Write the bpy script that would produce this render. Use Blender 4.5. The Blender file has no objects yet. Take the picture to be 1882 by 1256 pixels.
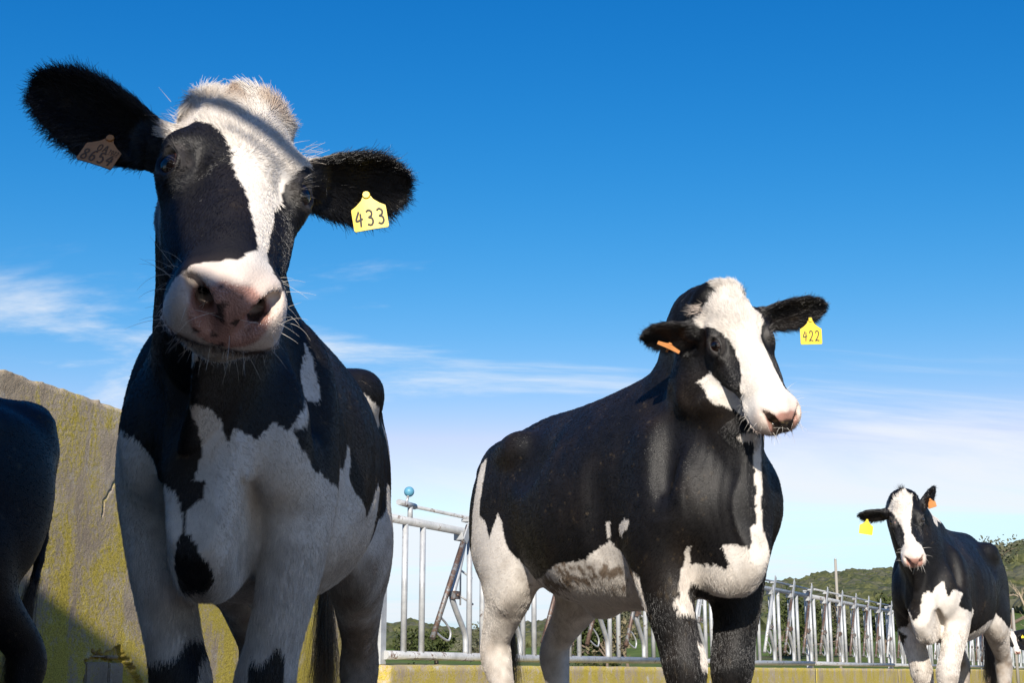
import bpy, bmesh, math, random, os
import numpy as np
from mathutils import Vector, Matrix

random.seed(7)
RNG = np.random.default_rng(11)
SC = bpy.context.scene
COL = SC.collection
R = math.radians

# ------------------------------------------------------------------ camera
# the photograph is 1882 x 1256; the horizon lies low in the frame, so the lens is tilted up
PW, PH = 1882.0, 1256.0
LENS = 50.0
F_PX = LENS / 36.0 * PW
HORIZON_V = 1235.0
PITCH = math.atan((HORIZON_V - PH / 2) / F_PX)
CAM_Z = 0.45
cam_data = bpy.data.cameras.new("camera")
cam_data.lens = LENS
cam_data.sensor_width = 36.0
cam_data.clip_start = 0.05
cam_data.clip_end = 8000.0
cam = bpy.data.objects.new("camera", cam_data)
COL.objects.link(cam)
cam.location = (0, 0, CAM_Z)
cam.rotation_euler = (math.pi / 2 + PITCH, 0, 0)
SC.camera = cam

# ------------------------------------------------------------------ light
SUN_AZ = R(2.0)      # the sun stands behind the camera, this far to its left
SUN_EL = R(27.0)
SUN_DIR = Vector((-math.sin(SUN_AZ) * math.cos(SUN_EL), -math.cos(SUN_AZ) * math.cos(SUN_EL), math.sin(SUN_EL)))

world = bpy.data.worlds.new("World")
SC.world = world
world.use_nodes = True


def build_world():
    nt = world.node_tree
    nt.nodes.clear()
    N = nt.nodes.new
    L = nt.links.new
    out = N("ShaderNodeOutputWorld")
    bg = N("ShaderNodeBackground")
    bg.inputs["Strength"].default_value = 0.094
    sky = N("ShaderNodeTexSky")
    sky.sky_type = 'NISHITA'
    sky.sun_disc = False
    sky.sun_elevation = SUN_EL
    # the node's sun at rotation 0 stands over +Y and turns clockwise seen from above
    sky.sun_rotation = math.atan2(SUN_DIR.x, SUN_DIR.y)
    sky.altitude = 0
    sky.air_density = 1.0
    sky.dust_density = 0.3
    sky.ozone_density = 3.0
    hsv = N("ShaderNodeHueSaturation")
    hsv.inputs["Saturation"].default_value = 1.28
    hsv.inputs["Value"].default_value = 1.12
    L(sky.outputs["Color"], hsv.inputs["Color"])
    # deepen the blue as a polarised, contrasty exposure does: one curve per channel, the same all round the sky
    sc_ = N("ShaderNodeSeparateColor")
    cc_ = N("ShaderNodeCombineColor")
    L(hsv.outputs["Color"], sc_.inputs[0])
    STR = 0.12

    def curve(sock, k, pw):
        a = N("ShaderNodeMath"); a.operation = 'POWER'; a.inputs[1].default_value = pw
        L(sock, a.inputs[0])
        b = N("ShaderNodeMath"); b.operation = 'MULTIPLY'; b.inputs[1].default_value = k * STR ** (pw - 1)
        L(a.outputs[0], b.inputs[0])
        return b.outputs[0]
    cb = curve(sc_.outputs[2], .93, .853)
    cg = curve(sc_.outputs[1], 1.10, 1.24)
    cr_ = curve(sc_.outputs[0], 11.2, 2.55)
    lim = N("ShaderNodeMath"); lim.operation = 'MULTIPLY'; lim.inputs[1].default_value = .66
    L(cb, lim.inputs[0])
    mn = N("ShaderNodeMath"); mn.operation = 'MINIMUM'
    L(cr_, mn.inputs[0]); L(lim.outputs[0], mn.inputs[1])
    lg = N("ShaderNodeMath"); lg.operation = 'MULTIPLY'; lg.inputs[1].default_value = .82
    L(cg, lg.inputs[0])
    mn2 = N("ShaderNodeMath"); mn2.operation = 'MINIMUM'
    L(mn.outputs[0], mn2.inputs[0]); L(lg.outputs[0], mn2.inputs[1])
    limg = N("ShaderNodeMath"); limg.operation = 'MULTIPLY'; limg.inputs[1].default_value = .90
    L(cb, limg.inputs[0])
    mng = N("ShaderNodeMath"); mng.operation = 'MINIMUM'
    L(cg, mng.inputs[0]); L(limg.outputs[0], mng.inputs[1])
    L(mn2.outputs[0], cc_.inputs[0]); L(mng.outputs[0], cc_.inputs[1]); L(cb, cc_.inputs[2])
    # thin high cloud, everywhere round the sky, thickest near the horizon
    tc = N("ShaderNodeTexCoord")
    sep = N("ShaderNodeSeparateXYZ")
    L(tc.outputs["Generated"], sep.inputs[0])
    # flatten onto a high layer so that wisps stretch towards the horizon
    zz = N("ShaderNodeMath"); zz.operation = 'ADD'; zz.inputs[1].default_value = 0.10
    L(sep.outputs["Z"], zz.inputs[0])
    zm = N("ShaderNodeMath"); zm.operation = 'MAXIMUM'; zm.inputs[1].default_value = 0.03
    L(zz.outputs[0], zm.inputs[0])
    dv = N("ShaderNodeVectorMath"); dv.operation = 'DIVIDE'
    cmb = N("ShaderNodeCombineXYZ")
    for i in range(3):
        L(zm.outputs[0], cmb.inputs[i])
    L(tc.outputs["Generated"], dv.inputs[0])
    L(cmb.outputs[0], dv.inputs[1])
    mp = N("ShaderNodeMapping")
    mp.inputs["Location"].default_value = CLOUD_OFF
    mp.inputs["Rotation"].default_value = (0, 0, R(25))
    mp.inputs["Scale"].default_value = (0.55, 1.0, 0.3)
    L(dv.outputs[0], mp.inputs[0])
    n1 = N("ShaderNodeTexNoise")
    n1.inputs["Scale"].default_value = 0.9
    n1.inputs["Detail"].default_value = 9
    n1.inputs["Roughness"].default_value = 0.62
    n1.inputs["Distortion"].default_value = 0.7
    L(mp.outputs[0], n1.inputs["Vector"])
    # more cover low down: threshold depends on elevation
    el = N("ShaderNodeMapRange")
    el.inputs["From Min"].default_value = 0.05
    el.inputs["From Max"].default_value = 0.30
    el.inputs["To Min"].default_value = 0.42
    el.inputs["To Max"].default_value = 0.60
    L(sep.outputs["Z"], el.inputs["Value"])
    sub = N("ShaderNodeMath"); sub.operation = 'SUBTRACT'
    L(n1.outputs["Fac"], sub.inputs[0])
    up = N("ShaderNodeMapRange")
    up.inputs["From Min"].default_value = 0.25
    up.inputs["From Max"].default_value = 0.40
    up.inputs["To Min"].default_value = 0.0
    up.inputs["To Max"].default_value = 0.30
    L(sep.outputs["Z"], up.inputs["Value"])
    th = N("ShaderNodeMath"); th.operation = 'ADD'
    L(el.outputs[0], th.inputs[0]); L(up.outputs[0], th.inputs[1])
    L(th.outputs[0], sub.inputs[1])
    cr = N("ShaderNodeMapRange")
    cr.interpolation_type = 'SMOOTHSTEP'
    cr.inputs["From Min"].default_value = -0.04
    cr.inputs["From Max"].default_value = 0.16
    cr.inputs["To Min"].default_value = 0.0
    cr.inputs["To Max"].default_value = 0.88
    L(sub.outputs[0], cr.inputs["Value"])
    mix = N("ShaderNodeMix")
    mix.data_type = 'RGBA'
    L(cr.outputs[0], mix.inputs["Factor"])
    L(cc_.outputs[0], mix.inputs["A"])
    mix.inputs["B"].default_value = (6.9, 7.3, 7.8, 1)
    L(mix.outputs["Result"], bg.inputs["Color"])
    L(bg.outputs[0], out.inputs["Surface"])


CLOUD_OFF = (3.1, 1.7, 0.0)
build_world()

sun_data = bpy.data.lights.new("sun", 'SUN')
sun_data.energy = 5.0
sun_data.angle = R(0.55)
sun_data.color = (1.0, 0.93, 0.83)
sun = bpy.data.objects.new("sun", sun_data)
COL.objects.link(sun)
sun.rotation_euler = SUN_DIR.to_track_quat('Z', 'Y').to_euler()
sun.location = SUN_DIR * 60

SC.view_settings.view_transform = 'Standard'
SC.view_settings.look = 'None'
SC.view_settings.exposure = 0.42
SC.view_settings.gamma = 1.0
SC.render.engine = 'CYCLES'
SC.cycles.use_denoising = True
SC.cycles.max_bounces = 6

CAM_R = np.array([1.0, 0, 0])
CAM_U = np.array([0, -math.sin(PITCH), math.cos(PITCH)])
CAM_F = np.array([0, math.cos(PITCH), math.sin(PITCH)])


def survey(u, v, depth):
    """world point that was measured in the photograph at (u, v), `depth` metres ahead"""
    d = CAM_F + CAM_R * (u - PW / 2) / F_PX + CAM_U * (PH / 2 - v) / F_PX
    return np.array([0, 0, CAM_Z]) + d * (depth / d[1])


# ------------------------------------------------------------------ helpers
def link(o, parent=None):
    COL.objects.link(o)
    if parent is not None:
        o.parent = parent
    return o


def tag(o, label=None, cat=None, group=None, kind=None):
    if label: o["label"] = label
    if cat: o["category"] = cat
    if group: o["group"] = group
    if kind: o["kind"] = kind
    return o


def empty(name, loc=(0, 0, 0), rz=0.0):
    o = bpy.data.objects.new(name, None)
    o.empty_display_size = 0.2
    link(o)
    o.location = loc
    o.rotation_euler = (0, 0, rz)
    return o


def mesh_np(name, V, Fq, mat=None, smooth=True):
    """mesh from numpy arrays; Fq is (n,4) or (n,3)"""
    me = bpy.data.meshes.new(name)
    n, k = Fq.shape
    me.vertices.add(len(V))
    me.vertices.foreach_set("co", np.asarray(V, np.float32).ravel())
    me.loops.add(n * k)
    me.loops.foreach_set("vertex_index", np.asarray(Fq, np.int32).ravel())
    me.polygons.add(n)
    me.polygons.foreach_set("loop_start", np.arange(0, n * k, k, dtype=np.int32))
    me.polygons.foreach_set("loop_total", np.full(n, k, np.int32))
    me.polygons.foreach_set("use_smooth", np.full(n, smooth, bool))
    me.update(calc_edges=True)
    me.validate()
    if mat: me.materials.append(mat)
    return me


def obj(name, me, parent=None):
    return link(bpy.data.objects.new(name, me), parent)


def bm_obj(name, bm, mat, parent=None, smooth=False):
    me = bpy.data.meshes.new(name)
    bm.normal_update()
    bm.to_mesh(me)
    bm.free()
    if mat: me.materials.append(mat)
    if smooth:
        me.polygons.foreach_set("use_smooth", [True] * len(me.polygons))
    return obj(name, me, parent)


# ---- lattice noise
_LAT = np.random.default_rng(5).random((64, 64, 64)).astype(np.float32)


def vnoise(P):
    P = np.asarray(P, np.float32)
    i = np.floor(P).astype(np.int32)
    f = P - i
    f = f * f * (3 - 2 * f)
    i &= 63
    j = (i + 1) & 63
    x0, y0, z0 = i[:, 0], i[:, 1], i[:, 2]
    x1, y1, z1 = j[:, 0], j[:, 1], j[:, 2]
    fx, fy, fz = f[:, 0], f[:, 1], f[:, 2]
    c00 = _LAT[x0, y0, z0] * (1 - fx) + _LAT[x1, y0, z0] * fx
    c10 = _LAT[x0, y1, z0] * (1 - fx) + _LAT[x1, y1, z0] * fx
    c01 = _LAT[x0, y0, z1] * (1 - fx) + _LAT[x1, y0, z1] * fx
    c11 = _LAT[x0, y1, z1] * (1 - fx) + _LAT[x1, y1, z1] * fx
    a = c00 * (1 - fy) + c10 * fy
    b = c01 * (1 - fy) + c11 * fy
    return a * (1 - fz) + b * fz


def fbm(P, freq, octaves=3, seed=0.0):
    P = np.asarray(P, np.float32) * freq + seed
    s = 0; a = 0.5; t = 0
    for _ in range(octaves):
        s = s + a * vnoise(P); t += a
        P = P * 2.03 + 7.7; a *= 0.5
    return s / t - 0.5


def unit(v):
    v = np.asarray(v, float)
    return v / (np.linalg.norm(v) + 1e-12)


def smooth01(x, a, b):
    t = np.clip((x - a) / (b - a), 0, 1)
    return t * t * (3 - 2 * t)


def table(xs, ys, lo=None, hi=None, n=400, blur=0.02):
    """smooth profile through stations: dense x and y arrays"""
    xs = np.array(xs, float); ys = np.array(ys, float)
    lo = xs[0] if lo is None else lo
    hi = xs[-1] if hi is None else hi
    X = np.linspace(lo, hi, n)
    Y = np.interp(X, xs, ys)
    step = (hi - lo) / n
    k = max(1, int(blur / step))
    w = np.hanning(2 * k + 3)[1:-1]; w /= w.sum()
    Yp = np.pad(Y, len(w) // 2, mode='edge')
    return X.astype(np.float32), np.convolve(Yp, w, 'valid').astype(np.float32)


def catmull(pts, sub):
    P = np.array(pts, float)
    if sub <= 1 or len(P) < 3:
        return P
    Q = np.vstack([2 * P[0] - P[1], P, 2 * P[-1] - P[-2]])
    out = []
    for i in range(1, len(Q) - 2):
        p0, p1, p2, p3 = Q[i - 1], Q[i], Q[i + 1], Q[i + 2]
        for t in np.linspace(0, 1, sub, endpoint=False):
            out.append(0.5 * ((2 * p1) + (-p0 + p2) * t + (2 * p0 - 5 * p1 + 4 * p2 - p3) * t ** 2 + (-p0 + 3 * p1 - 3 * p2 + p3) * t ** 3))
    out.append(P[-1])
    return np.array(out)


# ------------------------------------------------------------------ implicit bodies
class Field:
    """signed field on a regular grid, sculpted with smooth unions and cuts, then skinned into one mesh"""

    def __init__(self, lo, hi, h):
        self.lo = np.array(lo, float); self.h = h
        self.n = np.ceil((np.array(hi, float) - self.lo) / h).astype(int) + 1
        self.F = np.full(self.n, 0.3, np.float32)

    def block(self, lo, hi, pad):
        a = np.clip(np.floor((np.array(lo) - pad - self.lo) / self.h).astype(int), 0, self.n - 1)
        b = np.clip(np.ceil((np.array(hi) + pad - self.lo) / self.h).astype(int) + 1, 1, self.n)
        if np.any(b <= a + 1): return None
        ax = [(self.lo[i] + self.h * np.arange(a[i], b[i])).astype(np.float32) for i in range(3)]
        return (slice(a[0], b[0]), slice(a[1], b[1]), slice(a[2], b[2])), ax[0][:, None, None], ax[1][None, :, None], ax[2][None, None, :]

    def add(self, sl, d, k):
        F = self.F[sl]
        if k <= 0:
            np.minimum(F, d, out=F); return
        hh = np.clip(0.5 + 0.5 * (F - d) / k, 0, 1)
        self.F[sl] = F + (d - F) * hh - k * hh * (1 - hh)

    def cut(self, sl, d, k):
        F = self.F[sl]
        hh = np.clip(0.5 - 0.5 * (F + d) / max(k, 1e-6), 0, 1)
        self.F[sl] = F + (-d - F) * hh + k * hh * (1 - hh)

    def ellipsoid(self, c, r, rot=None, k=0.03, cut=False):
        c = np.array(c, float); r = np.array(r, float)
        M = np.eye(3) if rot is None else np.array(rot, float)   # columns: local axes
        ext = np.sqrt(((M * r) ** 2).sum(1))
        b = self.block(c - ext, c + ext, k + 2 * self.h)
        if b is None: return
        sl, x, y, z = b
        x = x - np.float32(c[0]); y = y - np.float32(c[1]); z = z - np.float32(c[2])
        k0 = 0; k1 = 0
        for i in range(3):
            q = (x * np.float32(M[0, i]) + y * np.float32(M[1, i])) + z * np.float32(M[2, i])
            k0 = k0 + (q / np.float32(r[i])) ** 2
            k1 = k1 + (q / np.float32(r[i] ** 2)) ** 2
        k0 = np.sqrt(k0); k1 = np.sqrt(k1) + 1e-6
        d = k0 * (k0 - 1) / k1
        (self.cut if cut else self.add)(sl, d, k)

    def sweep(self, pts, ra, rb, up, k=0.03, sub=4, cut=False, ki=0.012):
        """elliptical tube; ra is the radius along `up`, rb across it"""
        D = np.column_stack([np.array(pts, float), ra, rb])
        D = catmull(D, sub)
        P, ra, rb = D[:, :3], D[:, 3], D[:, 4]
        rm = max(ra.max(), rb.max())
        b = self.block(P.min(0) - rm, P.max(0) + rm, k + 2 * self.h)
        if b is None: return
        sl0, x0, y0, z0 = b
        acc = np.full((x0.shape[0], y0.shape[1], z0.shape[2]), 0.3, np.float32)
        off = [s.start for s in sl0]
        ups = np.array(up, float)
        for i in range(len(P) - 1):
            a, c = P[i], P[i + 1]
            L = np.linalg.norm(c - a)
            if L < 1e-6: continue
            t = (c - a) / L
            uh = ups if ups.ndim == 1 else ups[min(i // max(sub, 1), len(ups) - 1)]
            u = unit(uh - t * np.dot(uh, t)); v = np.cross(t, u)
            r = max(ra[i], ra[i + 1], rb[i], rb[i + 1])
            bb = self.block(np.minimum(a, c) - r, np.maximum(a, c) + r, k + 2 * self.h)
            if bb is None: continue
            sl, x, y, z = bb
            x = x - np.float32(a[0]); y = y - np.float32(a[1]); z = z - np.float32(a[2])
            f = np.float32
            lx = (x * f(t[0]) + y * f(t[1])) + z * f(t[2])
            pu = (x * f(u[0]) + y * f(u[1])) + z * f(u[2])
            pv = (x * f(v[0]) + y * f(v[1])) + z * f(v[2])
            hcl = np.clip(lx / f(L), 0, 1)
            A = f(ra[i]) + hcl * f(ra[i + 1] - ra[i])
            B = f(rb[i]) + hcl * f(rb[i + 1] - rb[i])
            mn = np.minimum(A, B)
            ov = (lx - hcl * f(L)) / mn
            d = (np.sqrt((pu / A) ** 2 + (pv / B) ** 2 + ov ** 2) - 1) * mn
            s2 = tuple(slice(sl[j].start - off[j], sl[j].stop - off[j]) for j in range(3))
            F = acc[s2]
            if ki > 0:
                hh = np.clip(0.5 + 0.5 * (F - d) / ki, 0, 1)
                acc[s2] = F + (d - F) * hh - ki * hh * (1 - hh)
            else:
                acc[s2] = np.minimum(F, d)
        (self.cut if cut else self.add)(sl0, acc, k)

    def loft(self, O, M, s_tab, top, bot, wid, taper, n=2.4, k=0.03, top_taper=None, rib=0.0):
        """solid along local x of frame (O, M): dorsal, ventral and half-width profiles over x"""
        O = np.array(O, float); M = np.array(M, float)
        s0, s1 = float(s_tab[0]), float(s_tab[-1])
        cs = []
        for s in (s0, s1):
            for yy in (-wid.max(), wid.max()):
                for zz_ in (bot.min(), top.max()):
                    cs.append(O + M @ np.array([s, yy, zz_]))
        cs = np.array(cs)
        b = self.block(cs.min(0), cs.max(0), k + 2 * self.h)
        sl, x, y, z = b
        f = np.float32
        x = x - f(O[0]); y = y - f(O[1]); z = z - f(O[2])
        ls = (x * f(M[0, 0]) + y * f(M[1, 0])) + z * f(M[2, 0])
        ly = (x * f(M[0, 1]) + y * f(M[1, 1])) + z * f(M[2, 1])
        lz = (x * f(M[0, 2]) + y * f(M[1, 2])) + z * f(M[2, 2])
        q = (ls - f(s0)) / f((s1 - s0)) * (len(s_tab) - 1)
        qi = np.clip(q, 0, len(s_tab) - 1).astype(np.int32)
        zt = top[qi]; zb = bot[qi]; w = wid[qi]; tp = taper[qi]
        zc = (zt + zb) * f(0.5); hh = (zt - zb) * f(0.5)
        t = (lz - zc) / hh
        we = w * (1 - tp * np.clip((1 - t) * f(0.5), 0, 1))
        if top_taper is not None:
            we = we * (1 - top_taper[qi] * np.clip(t, 0, 1) ** 2)
        e = (np.abs(ly / we) ** f(n) + np.abs(t) ** f(n)) ** f(1.0 / n)
        d = (e - 1) * np.minimum(we, hh)
        if rib:
            mk = np.clip(1 - np.abs(ls + .48 * f(s1 / .315)) / .34, 0, 1) * np.clip(1 - np.abs(t - .15) / .8, 0, 1)
            d = d + f(rib) * mk * np.cos((ls + .30 * lz) * f(2 * math.pi / .088))
        d = np.maximum(d, np.maximum(f(s0) - ls, ls - f(s1)))
        self.add(sl, d.astype(np.float32), k)

    def skin(self):
        """naive surface nets"""
        F = self.F
        S = F < 0
        nx, ny, nz = F.shape
        c = S[:-1, :-1, :-1].astype(np.uint8)
        for dx in (0, 1):
            for dy in (0, 1):
                for dz in (0, 1):
                    if dx + dy + dz:
                        c += S[dx:nx - 1 + dx, dy:ny - 1 + dy, dz:nz - 1 + dz]
        act = (c > 0) & (c < 8)
        idx = np.argwhere(act)
        I, J, K = idx[:, 0], idx[:, 1], idx[:, 2]
        vid = np.full(act.shape, -1, np.int32)
        vid[I, J, K] = np.arange(len(idx))
        acc = np.zeros((len(idx), 3), np.float64); cnt = np.zeros(len(idx))
        corners = [(0, 0, 0), (1, 0, 0), (0, 1, 0), (1, 1, 0), (0, 0, 1), (1, 0, 1), (0, 1, 1), (1, 1, 1)]
        vals = [F[I + a, J + b, K + c_] for a, b, c_ in corners]
        for i in range(8):
            for j in range(i + 1, 8):
                dd = np.abs(np.array(corners[i]) - np.array(corners[j]))
                if dd.sum() != 1: continue
                m = (vals[i] < 0) != (vals[j] < 0)
                a = vals[i][m]; b = vals[j][m]
                t = a / (a - b)
                p = np.array(corners[i])[None] + (np.array(corners[j]) - np.array(corners[i]))[None] * t[:, None]
                acc[m] += p; cnt[m] += 1
        V = self.lo + self.h * (idx + acc / cnt[:, None])
        quads = []
        for ax in range(3):
            sl0 = [slice(None)] * 3; sl1 = [slice(None)] * 3
            sl0[ax] = slice(0, -1); sl1[ax] = slice(1, None)
            diff = S[tuple(sl0)] != S[tuple(sl1)]
            e = np.argwhere(diff)
            b_, c_ = [(1, 2), (2, 0), (0, 1)][ax]
            ok = (e[:, b_] > 0) & (e[:, c_] > 0) & (e[:, b_] < vid.shape[b_]) & (e[:, c_] < vid.shape[c_])
            e = e[ok]
            def at(db, dc):
                q = e.copy(); q[:, b_] += db; q[:, c_] += dc
                return vid[q[:, 0], q[:, 1], q[:, 2]]
            q = np.column_stack([at(-1, -1), at(0, -1), at(0, 0), at(-1, 0)])
            inside = S[e[:, 0], e[:, 1], e[:, 2]]
            q[~inside] = q[~inside][:, ::-1]
            quads.append(q)
        Q = np.vstack(quads)
        Q = Q[(Q >= 0).all(1)]
        return V, Q

    def normals(self, V):
        g = []
        q = (V - self.lo) / self.h
        for ax in range(3):
            e = np.zeros(3); e[ax] = 1
            g.append(self.sample(q + e) - self.sample(q - e))
        g = np.column_stack(g)
        return g / (np.linalg.norm(g, axis=1)[:, None] + 1e-9)

    def sample(self, q):
        q = np.clip(q, 0, self.n - 1.001)
        i = np.floor(q).astype(int); f = q - i
        F = self.F
        r = 0
        for a in (0, 1):
            for b in (0, 1):
                for c in (0, 1):
                    w = (f[:, 0] if a else 1 - f[:, 0]) * (f[:, 1] if b else 1 - f[:, 1]) * (f[:, 2] if c else 1 - f[:, 2])
                    r = r + w * F[i[:, 0] + a, i[:, 1] + b, i[:, 2] + c]
        return r


def relax(V, Q, it=2, lam=0.5):
    for _ in range(it):
        s = np.zeros_like(V); n = np.zeros(len(V))
        for a, b in ((0, 1), (1, 2), (2, 3), (3, 0)):
            np.add.at(s, Q[:, a], V[Q[:, b]]); np.add.at(n, Q[:, a], 1)
            np.add.at(s, Q[:, b], V[Q[:, a]]); np.add.at(n, Q[:, b], 1)
        V = V + lam * (s / np.maximum(n, 1)[:, None] - V)
    return V
# ------------------------------------------------------------------ cattle anatomy
TORSO = np.array([
    # x      top    bottom  half-width taper
    [-1.47, 1.235, 1.080, 0.045, 0.0],
    [-1.43, 1.290, 0.960, 0.110, 0.0],
    [-1.34, 1.335, 0.860, 0.165, 0.0],
    [-1.18, 1.360, 0.790, 0.205, -0.02],
    [-0.95, 1.385, 0.735, 0.235, -0.06],
    [-0.75, 1.375, 0.675, 0.270, -0.16],
    [-0.50, 1.365, 0.635, 0.305, -0.20],
    [-0.25, 1.370, 0.635, 0.285, -0.14],
    [-0.05, 1.395, 0.655, 0.245, 0.0],
    [0.10, 1.340, 0.675, 0.215, 0.12],
    [0.20, 1.230, 0.700, 0.185, 0.2],
    [0.275, 1.080, 0.740, 0.130, 0.2],
    [0.315, 0.960, 0.800, 0.060, 0.1],
])
TOP_TAPER = [0.2, 0.2, 0.2, 0.15, 0.15, 0.25, 0.30, 0.42, 0.58, 0.62, 0.6, 0.5, 0.3]
HEAD = np.array([
    # s       top     bottom  half-width taper
    [-0.2337, -0.0630, -0.1050, 0.0300, 0.0000],
    [-0.2166, -0.0230, -0.1350, 0.0620, 0.1000],
    [-0.1881, 0.0090, -0.1650, 0.0820, 0.2000],
    [-0.1254, 0.0300, -0.1850, 0.0980, 0.3000],
    [-0.0570, 0.0240, -0.1920, 0.1060, 0.4000],
    [0.0000, 0.0240, -0.1860, 0.1040, 0.4400],
    [0.0573, 0.0200, -0.1740, 0.0940, 0.4200],
    [0.1146, 0.0160, -0.1580, 0.0800, 0.3600],
    [0.1719, 0.0120, -0.1420, 0.0690, 0.2500],
    [0.2197, 0.0100, -0.1320, 0.0626, 0.1000],
    [0.2579, 0.0060, -0.1260, 0.0650, 0.0000],
    [0.2913, -0.0040, -0.1180, 0.0700, -0.0500],
    [0.3151, -0.0220, -0.1080, 0.0670, -0.0500],
    [0.3295, -0.0420, -0.0960, 0.0552, 0.0000],
    [0.3352, -0.0550, -0.0850, 0.0276, 0.0000],
])


EYE_C = (0.004, 0.0895, -0.0215)
EYE_D = (0.16, 0.68, 0.68)


def frame_from(a, l):
    """columns a (poll to muzzle), left, dorsal"""
    a = unit(a)
    l = unit(np.array(l) - a * np.dot(a, l))
    return np.column_stack([a, l, np.cross(a, l)])


def cam_vec(v):
    return CAM_R * v[0] + CAM_U * v[1] - CAM_F * v[2]


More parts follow.
